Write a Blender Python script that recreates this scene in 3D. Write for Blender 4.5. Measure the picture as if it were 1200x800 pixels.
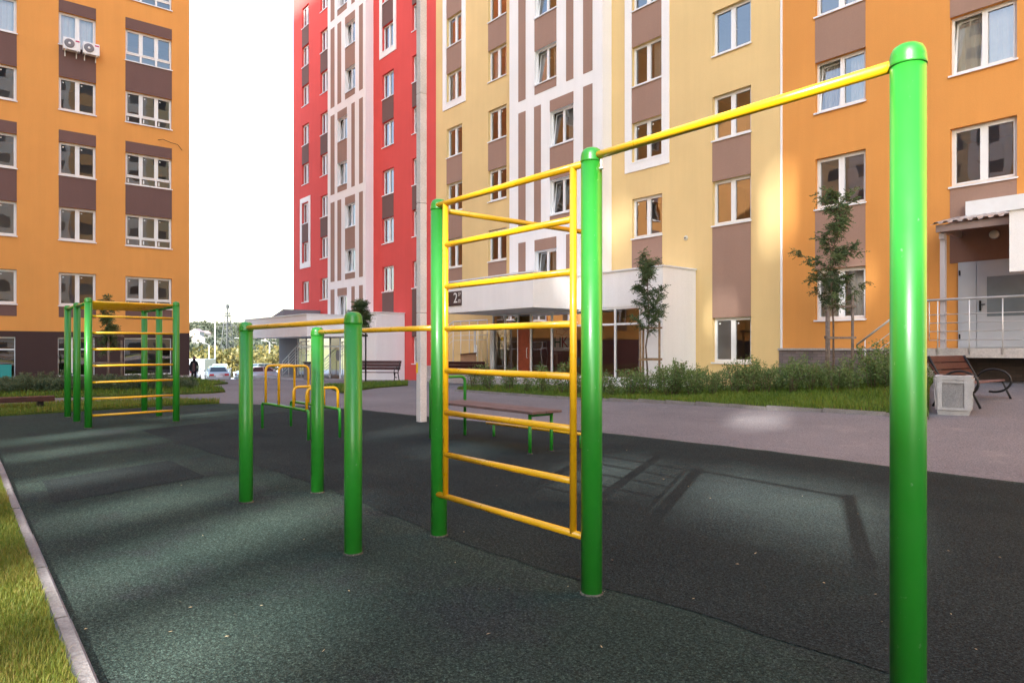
import bpy, bmesh, math, random
from mathutils import Vector, Matrix, noise
random.seed(11)
R = math.radians
D = bpy.data
for o in list(D.objects): D.objects.remove(o)
SC = bpy.context.scene
COL = SC.collection

# ------------------------------------------------------------------ survey
# x = along the long facade (to the right and near), y = towards the long facade
EYE = 1.4; FPX = 800.0; YH = 407.5; CA, SA = .6346, .7728
def at(px, py, z=0.0):
    Z = (EYE - z) * FPX / (py - YH); X = (px - 600) / FPX * Z
    return (CA * X - SA * Z, SA * X + CA * Z)
def att(px, py):
    z = 0
    for _ in range(12): x, y = at(px, py, z); z = .5 * z + .5 * terrain(x, y)
    return at(px, py, z)
def fx(px, V):
    r = (px - 600) / FPX; Z = V / (SA * r + CA); return Z * (CA * r - SA)
def fz(px, py, V):
    r = (px - 600) / FPX; Z = V / (SA * r + CA); return EYE + (YH - py) * Z / FPX
def sm(a, b, t):
    t = max(0., min(1., (t - a) / (b - a))); return t * t * (3 - 2 * t)
def terrain(x, y):
    s_ = y - x
    z = 0.
    T_ = ((36, 0), (44, -.10), (54, -.48), (63, -1.22), (84, -1.72), (115, -2.3), (160, -7), (9999, -7))
    for (a, za), (b, zb) in zip(T_[:-1], T_[1:]):
        if a <= s_ <= b: z = za + (zb - za) * (s_ - a) / (b - a)
    z += .62 * sm(8.7, 19.5, y) * sm(-14, -5, x)
    return z

# ------------------------------------------------------------------ materials
def nd(nt, t, **kw):
    n = nt.nodes.new(t)
    for k, v in kw.items(): setattr(n, k, v)
    return n
def ramp(nt, src, stops):
    r = nd(nt, 'ShaderNodeValToRGB')
    while len(r.color_ramp.elements) < len(stops): r.color_ramp.elements.new(.5)
    for e, (p, col) in zip(r.color_ramp.elements, stops):
        e.position = p; e.color = (*col, 1) if len(col) == 3 else col
    nt.links.new(src, r.inputs[0]); return r.outputs[0]
def mixc(nt, a, b, f, mode='MIX'):
    m = nd(nt, 'ShaderNodeMix', data_type='RGBA', blend_type=mode)
    for sock, v in ((m.inputs[0], f), (m.inputs[6], a), (m.inputs[7], b)):
        if hasattr(v, 'is_output'): nt.links.new(v, sock)
        elif isinstance(v, (int, float)): sock.default_value = v
        else: sock.default_value = (*v, 1)
    return m.outputs[2]
def tex(nt, co, scale, detail=3, rough=.55, kind='Noise'):
    n = nd(nt, 'ShaderNodeTexNoise' if kind == 'Noise' else 'ShaderNodeTexVoronoi')
    n.inputs['Scale'].default_value = scale
    if kind == 'Noise':
        n.inputs['Detail'].default_value = detail; n.inputs['Roughness'].default_value = rough
    nt.links.new(co, n.inputs['Vector']); return n.outputs[0]
def mat(name, col, rough=.6, metal=0., var=.12, vs=2.0, fine=0., fs=60., bump=0., bs=80., spec=.5, coat=0., dirt=0., ds=.6, dcol=(.1, .09, .08), rvar=0., streak=0., chips=None):
    m = D.materials.new(name); m.use_nodes = True; nt = m.node_tree
    b = nt.nodes['Principled BSDF']
    co = nd(nt, 'ShaderNodeTexCoord').outputs['Object']
    cc = tuple(col)
    if var: 
        n = tex(nt, co, vs, 4)
        lo = tuple(x * (1 - var) for x in col); hi = tuple(min(1, x * (1 + var)) for x in col)
        cc = ramp(nt, n, [(.3, lo), (.7, hi)])
    if fine:
        n = tex(nt, co, fs, 2, .7)
        g = ramp(nt, n, [(.3, (1 - fine,) * 3), (.7, (1 + fine * .6,) * 3)])
        cc = mixc(nt, cc, g, 1.0, 'MULTIPLY')
    if dirt:
        n = tex(nt, co, ds, 6, .65)
        f = ramp(nt, n, [(.5, (0, 0, 0)), (.75, (dirt,) * 3)])
        cc = mixc(nt, cc, dcol, f)
    if streak:
        mp = nd(nt, 'ShaderNodeMapping'); mp.inputs['Scale'].default_value = (2.6, 2.6, .16); nt.links.new(co, mp.inputs[0])
        g = ramp(nt, tex(nt, mp.outputs[0], 1., 5, .7), [(.35, (1 - streak,) * 3), (.65, (1 + streak * .5,) * 3)])
        cc = mixc(nt, cc, g, 1.0, 'MULTIPLY')
    if chips:
        f = ramp(nt, tex(nt, co, 38, 3, .6), [(.695, (0, 0, 0)), (.72, (.7, .7, .7))])
        cc = mixc(nt, cc, chips, f)
    if hasattr(cc, 'is_output'): nt.links.new(cc, b.inputs['Base Color'])
    else: b.inputs['Base Color'].default_value = (*cc, 1)
    b.inputs['Roughness'].default_value = rough
    if rvar:
        n = tex(nt, co, 9, 4)
        rr = ramp(nt, n, [(.3, (rough - rvar,) * 3), (.7, (rough + rvar,) * 3)])
        nt.links.new(rr, b.inputs['Roughness'])
    b.inputs['Metallic'].default_value = metal
    b.inputs['Specular IOR Level'].default_value = spec
    b.inputs['Coat Weight'].default_value = coat
    b.inputs['Coat Roughness'].default_value = .12
    if bump:
        bn = nd(nt, 'ShaderNodeBump'); bn.inputs['Strength'].default_value = bump; bn.inputs['Distance'].default_value = .01
        nt.links.new(tex(nt, co, bs, 3, .6), bn.inputs['Height']); nt.links.new(bn.outputs[0], b.inputs['Normal'])
    return m

M = {}
def plaster(k, col, var=.05): M[k] = mat(k + '_plaster', col, .85, 0, var, .35, .06, 45, .35, 60, .25, dirt=.10, ds=.22, dcol=tuple(x * .72 for x in col), streak=.03)
plaster('orange', (.68, .30, .078)); plaster('orange_west', (.72, .325, .088)); plaster('yellow', (.74, .54, .255)); plaster('red', (.66, .085, .075))
plaster('white', (.85, .835, .82), .03); plaster('brown', (.335, .21, .16)); plaster('dark_brown', (.16, .092, .083)); plaster('umber', (.060, .036, .035))
plaster('grey_plaster', (.20, .19, .20)); plaster('taupe', (.26, .14, .10)); plaster('far_white', (.42, .39, .36))
M['concrete'] = mat('concrete', (.42, .39, .37), .9, 0, .18, 1.4, .2, 30, .5, 40, .2, dirt=.5, ds=1.2, dcol=(.2, .18, .16))
M['lamp_concrete'] = mat('lamp_concrete', (.62, .61, .60), .85, 0, .14, 1.2, .15, 40, .3, 50, .2, dirt=.35, ds=2, dcol=(.3, .28, .25))
M['kerbstone'] = mat('kerbstone', (.21, .20, .195), .9, 0, .18, 3, .25, 50, .5, 60, .2, dirt=.5, ds=5, dcol=(.2, .17, .15))
M['bin_panel'] = mat('pebbled_concrete_panel', (.24, .24, .245), .95, 0, .1, 3, .3, 60, 1., 40, .2)
M['bin_stone'] = mat('speckled_concrete', (.39, .39, .395), .9, 0, .08, 3, .16, 70, .9, 50, .2)
M['pvc'] = mat('white_pvc', (.80, .80, .80), .35, 0, .02, 3)
M['white_metal'] = mat('white_sheet_metal', (.78, .79, .80), .4, 0, .05, 2, dirt=.2, ds=3, dcol=(.5, .48, .45))
M['roof_metal'] = mat('galvanised_roof_sheet', (.50, .47, .47), .4, .6, .1, 2)
M['trim_brown'] = mat('taupe_painted_steel', (.28, .215, .20), .5, .2, .08, 2)
M['post_paint'] = mat('lilac_grey_paint', (.42, .39, .41), .45, .1, .05, 2)
M['rail'] = mat('brushed_rail_steel', (.66, .66, .66), .38, .35, .05, 5)
M['green'] = mat('green_paint', (.018, .22, .018), .38, 0, .04, 3, .0, 60, .03, 160, .5, coat=.12, dirt=.14, ds=6, dcol=(.05, .2, .05), chips=(.12, .30, .12), rvar=.06)
M['yellow_paint'] = mat('yellow_paint', (.70, .385, .006), .32, 0, .07, 4, .0, 60, .05, 120, .5, coat=.2, dirt=.3, ds=7, dcol=(.45, .23, .02), chips=(.40, .25, .06), rvar=.08)
M['ring'] = mat('crumbled_sealant', (.085, .085, .07), .95, 0, .5, 30, .5, 60, .6, 60, .1, dirt=.9, ds=14, dcol=(.02, .02, .02))
M['bench_wood'] = mat('stained_bench_wood', (.055, .018, .014), .5, 0, .25, 6, .25, 40, .3, 60, .35)
M['seat_wood'] = mat('worn_bench_wood', (.15, .082, .078), .6, 0, .2, 6, .25, 40, .3, 60, .35)
M['plank'] = mat('weathered_board', (.13, .085, .080), .7, 0, .2, 5, .25, 50, .3, 60, .3)
M['black_steel'] = mat('black_steel', (.012, .012, .013), .4, .3, .1, 5)
M['stake_wood'] = mat('raw_stake_wood', (.25, .165, .095), .85, 0, .3, 8, .3, 60, .4, 60, .2)
M['grey_stake'] = mat('weathered_stake_wood', (.20, .16, .135), .85, 0, .3, 8, .3, 60, .4, 60, .2)
M['bark'] = mat('young_bark', (.14, .10, .075), .9, 0, .3, 9, .3, 70, .6, 60, .2)
M['door_metal'] = mat('grey_door_paint', (.44, .47, .52), .42, 0, .05, 2)
M['wood_door'] = mat('redwood_door', (.26, .05, .018), .4, 0, .2, 5)
M['maroon'] = mat('maroon_interior', (.34, .13, .12), .8, 0, .1, 1)
M['amber'] = mat('amber_interior', (.70, .36, .12), .8, 0, .1, 1)
M['room'] = mat('room_wall', (.36, .24, .16), .9, 0, .15, .8)
M['room_pale'] = mat('pale_room_wall', (.55, .47, .38), .9, 0, .12, .8)
M['curtain'] = mat('curtain_cloth', (.74, .70, .64), .9, 0, .06, 3)
M['sticker'] = mat('paper_sticker', (.8, .8, .78), .7, 0, 0)
M['cardboard'] = mat('cardboard', (.34, .19, .11), .85, 0, .12, 5, .1, 40)
M['tyre'] = mat('tyre_rubber', (.018, .018, .018), .85, 0, .1, 8)
M['rim'] = mat('alloy_rim', (.45, .45, .46), .35, .8, .05, 5)
M['car_glass'] = mat('car_glass', (.03, .04, .045), .06, 0, 0, spec=.8)
M['tail'] = mat('red_lamp_lens', (.5, .012, .02), .2, 0, 0, coat=.5)
M['head'] = mat('clear_lamp_lens', (.7, .7, .7), .15, 0, 0, coat=.5)
M['silver'] = mat('silver_car_paint', (.42, .46, .45), .3, .5, .03, 2, coat=.6)
M['white_car'] = mat('white_car_paint', (.78, .79, .78), .3, 0, .02, 2, coat=.6)
M['grey_car'] = mat('grey_car_paint', (.22, .24, .26), .3, .5, .03, 2, coat=.6)
M['plastic_black'] = mat('black_plastic', (.02, .02, .02), .6, 0, 0)
M['coat_cloth'] = mat('dark_coat_cloth', (.018, .017, .022), .9, 0, .2, 8)
M['print_cloth'] = mat('dark_print_cloth', (.12, .085, .085), .9, 0, .45, 25)
M['skin'] = mat('skin', (.48, .27, .2), .6, 0, .04, 8)
M['hair'] = mat('dark_red_hood', (.07, .022, .02), .85, 0, .2, 12)
M['ac_white'] = mat('ac_casing', (.78, .76, .77), .45, 0, .02, 3)
M['ac_dark'] = mat('ac_grille', (.18, .17, .19), .5, 0, 0)
M['ac_logo'] = mat('ac_badge', (.5, .02, .12), .5, 0, 0)
M['teal'] = mat('teal_board', (.02, .30, .29), .6, 0, .05, 2)
M['sign_brown'] = mat('house_number_plate', (.055, .03, .03), .5, 0, .05, 4)
M['sign_white'] = mat('house_number_white', (.8, .79, .77), .5, 0, 0)
M['hk_green'] = mat('letter_green', (.03, .15, .09), .6, 0, 0); M['hk_red'] = mat('letter_red', (.40, .05, .06), .6, 0, 0)
M['poster'] = mat('poster_paper', (.80, .72, .66), .7, 0, .03, 3)
M['yellow_disc'] = mat('yellow_sticker', (.85, .55, .02), .6, 0, 0); M['pink_disc'] = mat('pink_sticker', (.7, .3, .25), .6, 0, 0)
M['pylon'] = mat('galvanised_lattice', (.07, .075, .08), .6, .4, .05, 1)
M['pale_pole'] = mat('pale_pole_paint', (.30, .30, .30), .6, 0, .05, 1)
M['wire'] = mat('wire_sheath', (.02, .015, .015), .6, 0, 0)
M['dry_leaf'] = mat('dry_leaf', (.36, .28, .16), .8, 0, .4, 30)

def brickmat(name, c1, c2, mortar, sc=3.2):
    m = D.materials.new(name); m.use_nodes = True; nt = m.node_tree; b = nt.nodes['Principled BSDF']
    co = nd(nt, 'ShaderNodeTexCoord').outputs['Object']
    mp = nd(nt, 'ShaderNodeMapping'); mp.inputs['Rotation'].default_value = (R(90), 0, 0); nt.links.new(co, mp.inputs[0])
    br = nd(nt, 'ShaderNodeTexBrick'); br.inputs['Scale'].default_value = sc
    br.inputs['Color1'].default_value = (*c1, 1); br.inputs['Color2'].default_value = (*c2, 1); br.inputs['Mortar'].default_value = (*mortar, 1)
    br.inputs['Mortar Size'].default_value = .018; br.inputs['Row Height'].default_value = .28; br.inputs['Brick Width'].default_value = .85
    nt.links.new(mp.outputs[0], br.inputs[0])
    n = tex(nt, co, 1.5, 5); g = ramp(nt, n, [(.3, (.75,) * 3), (.7, (1.15,) * 3)])
    nt.links.new(mixc(nt, br.outputs[0], g, 1., 'MULTIPLY'), b.inputs['Base Color']); b.inputs['Roughness'].default_value = .9
    bn = nd(nt, 'ShaderNodeBump'); bn.inputs['Strength'].default_value = .6; bn.inputs['Distance'].default_value = .012; bn.invert = True
    nt.links.new(br.outputs[1], bn.inputs['Height']); nt.links.new(bn.outputs[0], b.inputs['Normal'])
    return m
M['brick'] = brickmat('grey_plinth_brick', (.21, .17, .165), (.15, .12, .12), (.10, .09, .09))
M['dark_brick'] = brickmat('dark_plinth_brick', (.10, .075, .07), (.075, .055, .052), (.05, .045, .045))

def glassmat(name, boost, tint=(.93, .95, .95), base=.03):
    m = D.materials.new(name); m.use_nodes = True; nt = m.node_tree
    nt.nodes.remove(nt.nodes['Principled BSDF']); out = nt.nodes['Material Output']
    fr = nd(nt, 'ShaderNodeFresnel'); fr.inputs[0].default_value = 1.5
    ma = nd(nt, 'ShaderNodeMath', operation='MULTIPLY_ADD', use_clamp=True); ma.inputs[1].default_value = boost; ma.inputs[2].default_value = base
    nt.links.new(fr.outputs[0], ma.inputs[0])
    tr = nd(nt, 'ShaderNodeBsdfTransparent'); tr.inputs[0].default_value = (*tint, 1)
    gl = nd(nt, 'ShaderNodeBsdfGlossy'); gl.inputs['Roughness'].default_value = .0; gl.inputs[0].default_value = (.95, .97, 1, 1)
    co = nd(nt, 'ShaderNodeTexCoord').outputs['Object']
    bn = nd(nt, 'ShaderNodeBump'); bn.inputs['Strength'].default_value = .04; bn.inputs['Distance'].default_value = .05
    nt.links.new(tex(nt, co, 1.3, 1), bn.inputs['Height']); nt.links.new(bn.outputs[0], gl.inputs['Normal'])
    mx = nd(nt, 'ShaderNodeMixShader'); nt.links.new(ma.outputs[0], mx.inputs[0]); nt.links.new(tr.outputs[0], mx.inputs[1]); nt.links.new(gl.outputs[0], mx.inputs[2])
    nt.links.new(mx.outputs[0], out.inputs[0]); return m
M['glass'] = glassmat('window_glass', 2.6, base=.05)
M['shop_glass'] = glassmat('shop_glass', 2.2, (.8, .82, .82), base=.06)

def leafmat(name, stops, vs=4.0, trans=.35):
    m = D.materials.new(name); m.use_nodes = True; nt = m.node_tree; b = nt.nodes['Principled BSDF']; out = nt.nodes['Material Output']
    at_ = nd(nt, 'ShaderNodeAttribute', attribute_name='tone').outputs['Fac']
    cc = ramp(nt, at_, stops)
    nt.links.new(cc, b.inputs['Base Color']); b.inputs['Roughness'].default_value = .55; b.inputs['Specular IOR Level'].default_value = .35
    t = nd(nt, 'ShaderNodeBsdfTranslucent'); nt.links.new(cc, t.inputs[0])
    mx = nd(nt, 'ShaderNodeMixShader'); mx.inputs[0].default_value = trans
    nt.links.new(b.outputs[0], mx.inputs[1]); nt.links.new(t.outputs[0], mx.inputs[2]); nt.links.new(mx.outputs[0], out.inputs[0])
    return m
M['rowan'] = leafmat('rowan_leaf', [(0, (.04, .072, .034)), (.55, (.09, .14, .055)), (.9, (.14, .19, .07)), (1, (.22, .19, .06))])
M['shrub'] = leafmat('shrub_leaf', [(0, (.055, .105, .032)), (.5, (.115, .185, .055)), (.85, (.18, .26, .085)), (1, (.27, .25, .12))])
M['shrub_grey'] = leafmat('grey_shrub_leaf', [(0, (.045, .085, .04)), (.6, (.095, .14, .07)), (1, (.16, .20, .11))])
M['grass'] = leafmat('grass_blade', [(0, (.07, .14, .02)), (.55, (.15, .24, .03)), (.85, (.19, .21, .03)), (1, (.30, .235, .06))], trans=.45)
M['dry_grass'] = leafmat('sun_dried_grass_blade', [(0, (.08, .14, .018)), (.45, (.17, .215, .03)), (.8, (.28, .26, .055)), (1, (.40, .31, .11))], trans=.45)
M['far_green'] = leafmat('hill_leaf', [(0, (.045, .06, .045)), (.5, (.075, .088, .055)), (1, (.12, .12, .07))])
M['far_gold'] = leafmat('golden_leaf', [(0, (.075, .085, .03)), (.5, (.15, .13, .04)), (1, (.23, .17, .045))])

def groundmat(name, stops, fine, fs, bump, bs, big=.35, spots=None, rough=.95, speck=0., stain=None, granule=0):
    m = D.materials.new(name); m.use_nodes = True; nt = m.node_tree; b = nt.nodes['Principled BSDF']
    co = nd(nt, 'ShaderNodeTexCoord').outputs['Object']
    cc = ramp(nt, tex(nt, co, big, 6, .6), stops)
    if stain: cc = mixc(nt, cc, stain[0], ramp(nt, tex(nt, co, stain[1], 7, .7), [(stain[2], (0, 0, 0)), (stain[2] + .12, (stain[3],) * 3)]))
    g = ramp(nt, tex(nt, co, fs, 2, .8), [(.32, (1 - fine,) * 3), (.5, (1, 1, 1)), (.70, (1 + fine * 1.3,) * 3)])
    cc = mixc(nt, cc, g, 1., 'MULTIPLY')
    if granule:
        v = nd(nt, 'ShaderNodeTexVoronoi'); v.inputs['Scale'].default_value = granule; nt.links.new(co, v.inputs['Vector'])
        sp = nd(nt, 'ShaderNodeSeparateColor'); nt.links.new(v.outputs['Color'], sp.inputs[0])
        cc = mixc(nt, cc, ramp(nt, sp.outputs[0], [(0, (.5,) * 3), (.55, (.9,) * 3), (.85, (1.3,) * 3), (1, (1.9, 1.95, 1.85))]), 1., 'MULTIPLY')
        v2 = nd(nt, 'ShaderNodeTexVoronoi'); v2.inputs['Scale'].default_value = granule * .45; nt.links.new(co, v2.inputs['Vector'])
        sp2 = nd(nt, 'ShaderNodeSeparateColor'); nt.links.new(v2.outputs['Color'], sp2.inputs[0])
        cc = mixc(nt, cc, ramp(nt, sp2.outputs[1], [(0, (.72,) * 3), (.6, (1.,) * 3), (1, (1.35,) * 3)]), 1., 'MULTIPLY')
    if speck:
        v = nd(nt, 'ShaderNodeTexVoronoi'); v.inputs['Scale'].default_value = 26; nt.links.new(co, v.inputs['Vector'])
        f = ramp(nt, v.outputs['Distance'], [(.0, (1, 1, 1)), (.045, (1, 1, 1)), (.06, (0, 0, 0))])
        sel = ramp(nt, v.outputs['Color'], [(.90, (0, 0, 0)), (.92, (speck,) * 3)])
        cc = mixc(nt, cc, (.28, .27, .23), mixc(nt, f, sel, 1., 'MULTIPLY'))
    nt.links.new(cc, b.inputs['Base Color']); b.inputs['Roughness'].default_value = rough; b.inputs['Specular IOR Level'].default_value = .08
    bn = nd(nt, 'ShaderNodeBump'); bn.inputs['Strength'].default_value = bump; bn.inputs['Distance'].default_value = .008
    nt.links.new(tex(nt, co, bs, 3, .7), bn.inputs['Height']); nt.links.new(bn.outputs[0], b.inputs['Normal'])
    return m
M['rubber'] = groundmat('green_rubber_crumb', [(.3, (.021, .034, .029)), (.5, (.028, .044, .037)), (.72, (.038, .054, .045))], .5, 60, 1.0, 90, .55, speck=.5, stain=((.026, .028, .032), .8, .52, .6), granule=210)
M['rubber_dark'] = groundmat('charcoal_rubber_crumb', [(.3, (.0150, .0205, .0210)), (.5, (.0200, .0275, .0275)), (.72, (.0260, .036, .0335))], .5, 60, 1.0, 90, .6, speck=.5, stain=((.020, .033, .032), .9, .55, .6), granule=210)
M['asphalt'] = groundmat('pale_worn_asphalt', [(.3, (.128, .122, .128)), (.5, (.162, .154, .160)), (.72, (.198, .188, .192))], .4, 60, .5, 60, .25, stain=((.26, .24, .23), 1.3, .58, .5))
M['soil'] = groundmat('soil', [(.3, (.05, .045, .025)), (.7, (.08, .075, .035))], .5, 30, .8, 20, .6)
M['turf'] = groundmat('turf_base', [(.3, (.035, .060, .012)), (.55, (.06, .09, .016)), (.75, (.10, .115, .025))], .5, 40, .9, 40, 1.5)
M['dry_turf'] = groundmat('dry_turf_base', [(.3, (.07, .085, .015)), (.55, (.12, .12, .025)), (.75, (.17, .14, .04))], .5, 40, .9, 40, 2.5)
M['field'] = groundmat('far_field', [(.3, (.12, .13, .06)), (.6, (.2, .19, .09)), (.8, (.27, .24, .13))], .3, 3, .3, 3, .05)
M['far_concrete'] = groundmat('pale_parking_concrete', [(.3, (.40, .39, .38)), (.7, (.50, .49, .47))], .15, 10, .2, 10, .2)
M['hill'] = groundmat('hill_cover', [(.35, (.05, .06, .045)), (.5, (.085, .09, .06)), (.65, (.13, .12, .075))], .3, .3, .4, .3, .035)

# ------------------------------------------------------------------ mesh helpers
class MB:
    def __init__(s): s.v = []; s.f = []; s.m = []; s.sm = []; s.tone = None; s.mi = 0; s.s = False
    def face(s, idx): s.f.append(tuple(idx)); s.m.append(s.mi); s.sm.append(s.s)
    def quad(s, a, b, c, d):
        i = len(s.v); s.v += [tuple(a), tuple(b), tuple(c), tuple(d)]; s.face((i, i + 1, i + 2, i + 3)); return s
    def box(s, x0, x1, y0, y1, z0, z1, bev=0.):
        x0, x1 = min(x0, x1), max(x0, x1); y0, y1 = min(y0, y1), max(y0, y1); z0, z1 = min(z0, z1), max(z0, z1)
        if bev:
            b = min(bev, (x1 - x0) * .4, (y1 - y0) * .4, (z1 - z0) * .4)
            bm = bmesh.new(); bmesh.ops.create_cube(bm, size=1)
            for v in bm.verts: v.co = Vector(((x0 + x1) / 2 + v.co.x * (x1 - x0), (y0 + y1) / 2 + v.co.y * (y1 - y0), (z0 + z1) / 2 + v.co.z * (z1 - z0)))
            bmesh.ops.bevel(bm, geom=bm.edges[:], offset=b, segments=2, affect='EDGES', profile=.6)
            s.add_bm(bm); return s
        i = len(s.v)
        s.v += [(x0, y0, z0), (x1, y0, z0), (x1, y1, z0), (x0, y1, z0), (x0, y0, z1), (x1, y0, z1), (x1, y1, z1), (x0, y1, z1)]
        for q in ((0, 3, 2, 1), (4, 5, 6, 7), (0, 1, 5, 4), (1, 2, 6, 5), (2, 3, 7, 6), (3, 0, 4, 7)): s.face([i + k for k in q])
        return s
    def add_bm(s, bm, mx=None):
        i = len(s.v)
        bm.verts.index_update()
        for v in bm.verts: s.v.append(tuple(mx @ v.co if mx else v.co))
        for f in bm.faces: s.face([i + v.index for v in f.verts])
        bm.free(); return s
    def tube(s, pts, r, n=12, caps=True, closed=False):
        pts = [Vector(p) for p in pts]; rr = r if isinstance(r, (list, tuple)) else [r] * len(pts)
        base = len(s.v); up = None; N = len(pts)
        for k, p in enumerate(pts):
            if closed: t = (pts[(k + 1) % N] - pts[k - 1]).normalized()
            elif k == 0: t = (pts[1] - p).normalized()
            elif k == N - 1: t = (p - pts[k - 1]).normalized()
            else: t = ((p - pts[k - 1]).normalized() + (pts[k + 1] - p).normalized()).normalized()
            if up is None:
                a = Vector((0, 0, 1)) if abs(t.z) < .9 else Vector((1, 0, 0)); up = (a - t * a.dot(t)).normalized()
            else: up = (up - t * up.dot(t)).normalized()
            w = t.cross(up)
            for j in range(n):
                a = 2 * math.pi * j / n
                s.v.append(tuple(p + (up * math.cos(a) + w * math.sin(a)) * rr[k]))
        old = s.s; s.s = True
        for k in range(N if closed else N - 1):
            k2 = (k + 1) % N
            for j in range(n):
                j2 = (j + 1) % n
                s.face((base + k * n + j, base + k * n + j2, base + k2 * n + j2, base + k2 * n + j))
        s.s = old
        if caps and not closed:
            s.face([base + j for j in range(n)][::-1]); s.face([base + (N - 1) * n + j for j in range(n)])
        return s
    def lathe(s, prof, cx=0, cy=0, n=24):
        base = len(s.v); old = s.s; s.s = True
        for r, z in prof:
            for j in range(n):
                a = 2 * math.pi * j / n; s.v.append((cx + r * math.cos(a), cy + r * math.sin(a), z))
        for k in range(len(prof) - 1):
            for j in range(n):
                j2 = (j + 1) % n
                s.face((base + k * n + j, base + k * n + j2, base + (k + 1) * n + j2, base + (k + 1) * n + j))
        s.s = old
        s.face([base + j for j in range(n)][::-1]); s.face([base + (len(prof) - 1) * n + j for j in range(n)])
        return s
    def prism(s, poly, y0, y1):          # poly in x,z, extruded along y
        i = len(s.v); n = len(poly)
        s.v += [(x, y0, z) for x, z in poly] + [(x, y1, z) for x, z in poly]
        s.face([i + k for k in range(n)]); s.face([i + n + k for k in range(n)][::-1])
        for k in range(n):
            k2 = (k + 1) % n; s.face((i + k2, i + k, i + n + k, i + n + k2))
        return s
    def mesh(s, name, mats):
        me = D.meshes.new(name); me.from_pydata(s.v, [], s.f)
        for m in (mats if isinstance(mats, (list, tuple)) else [mats]): me.materials.append(m)
        me.polygons.foreach_set('material_index', s.m); me.polygons.foreach_set('use_smooth', s.sm)
        if s.tone:
            a = me.attributes.new('tone', 'FLOAT', 'FACE'); a.data.foreach_set('value', s.tone)
        me.update(); return me
    def build(s, name, mats, parent=None, loc=None, fix=True):
        me = s.mesh(name, mats)
        if fix and not s.tone:
            bm = bmesh.new(); bm.from_mesh(me); bmesh.ops.recalc_face_normals(bm, faces=bm.faces[:]); bm.to_mesh(me); bm.free()
        return link(name, me, parent, loc)
def link(name, me, parent=None, loc=None, rz=0):
    o = D.objects.new(name, me); COL.objects.link(o)
    if parent: o.parent = parent
    if loc: o.location = loc
    if rz: o.rotation_euler = (0, 0, rz)
    return o
def tag(o, label=None, cat=None, group=None, kind=None):
    if label: o['label'] = label
    if cat: o['category'] = cat
    if group: o['group'] = group
    if kind: o['kind'] = kind
    return o
def thing(name, label, cat, loc=(0, 0, 0), rz=0, group=None):
    o = D.objects.new(name, None); COL.objects.link(o); o.location = loc; o.rotation_euler = (0, 0, rz)
    o.empty_display_size = .2
    return tag(o, label, cat, group)
def kids(o): return [c for c in D.objects if c.parent == o]
def dup(o, parent=None, loc=None, rz=None, sc=None, label=None, first=True):
    ch = kids(o); n = o.copy(); COL.objects.link(n)
    if parent or not first: n.parent = parent
    if loc is not None: n.location = loc
    if rz is not None: n.rotation_euler = (0, 0, rz)
    if sc is not None: n.scale = (sc, sc, sc)
    if label: n['label'] = label
    for c in ch: dup(c, n, first=False)
    return n
def text_mb(body, size, mtx, ext=.004):
    cu = D.curves.new('txt', 'FONT'); cu.body = body; cu.size = size; cu.align_x = 'CENTER'; cu.align_y = 'CENTER'; cu.extrude = ext
    o = D.objects.new('txt', cu); COL.objects.link(o); dg = bpy.context.evaluated_depsgraph_get(); dg.update()
    me = D.meshes.new_from_object(o.evaluated_get(dg)); D.objects.remove(o); D.curves.remove(cu)
    bm = bmesh.new(); bm.from_mesh(me); D.meshes.remove(me); m = MB(); m.add_bm(bm, mtx); return m

# ------------------------------------------------------------------ setting: ground sheets
def grid_lines(lo, hi, near_lo, near_hi, step, far):
    xs = [near_lo]
    while xs[-1] < near_hi: xs.append(xs[-1] + step)
    d = step; x = xs[-1]
    while x < hi: d *= far; x += d; xs.append(x)
    d = step; x = xs[0]; pre = []
    while x > lo: d *= far; x -= d; pre.append(x)
    return pre[::-1] + xs
gx = grid_lines(-2500, 1500, -75, 12, 1.5, 1.35); gy = grid_lines(-1500, 2500, -8, 48, 1.5, 1.35)
mb = MB()
for y in gy:
    for x in gx: mb.v.append((x, y, terrain(x, y) - .07))
nx = len(gx)
for j in range(len(gy) - 1):
    for i in range(nx - 1): mb.face((j * nx + i, j * nx + i + 1, (j + 1) * nx + i + 1, (j + 1) * nx + i))
tag(mb.build('ground', M['field'], fix=False), kind='structure')

def sheet(name, poly, off, m, step=1.0, kind='structure', skirt=0.):
    bm = bmesh.new(); vs = [bm.verts.new((x, y, 0)) for x, y in poly]; f = bm.faces.new(vs)
    f.normal_update()
    if f.normal.z < 0: f.normal_flip()
    bmesh.ops.triangulate(bm, faces=bm.faces[:])
    for ax in (0, 1):
        lo = min(p[ax] for p in poly); hi = max(p[ax] for p in poly); t = math.floor(lo / step) * step + step
        while t < hi:
            nrm = [0, 0, 0]; nrm[ax] = 1; co = [0, 0, 0]; co[ax] = t
            bmesh.ops.bisect_plane(bm, geom=bm.verts[:] + bm.edges[:] + bm.faces[:], plane_co=co, plane_no=nrm, dist=1e-5); t += step
    bmesh.ops.remove_doubles(bm, verts=bm.verts[:], dist=1e-4)
    for v in bm.verts: v.co.z = terrain(v.co.x, v.co.y) + (off(v.co.x, v.co.y) if callable(off) else off)
    if skirt:
        be = [e for e in bm.edges if e.is_boundary]
        r = bmesh.ops.extrude_edge_only(bm, edges=be)
        for g in r['geom']:
            if isinstance(g, bmesh.types.BMVert): g.co.z -= skirt
    bmesh.ops.recalc_face_normals(bm, faces=bm.faces[:])
    if sum(f.normal.z for f in bm.faces) < 0: bmesh.ops.reverse_faces(bm, faces=bm.faces[:])
    me = D.meshes.new(name); bm.to_mesh(me); bm.free(); me.materials.append(m)
    return tag(link(name, me), kind=kind)
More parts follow.
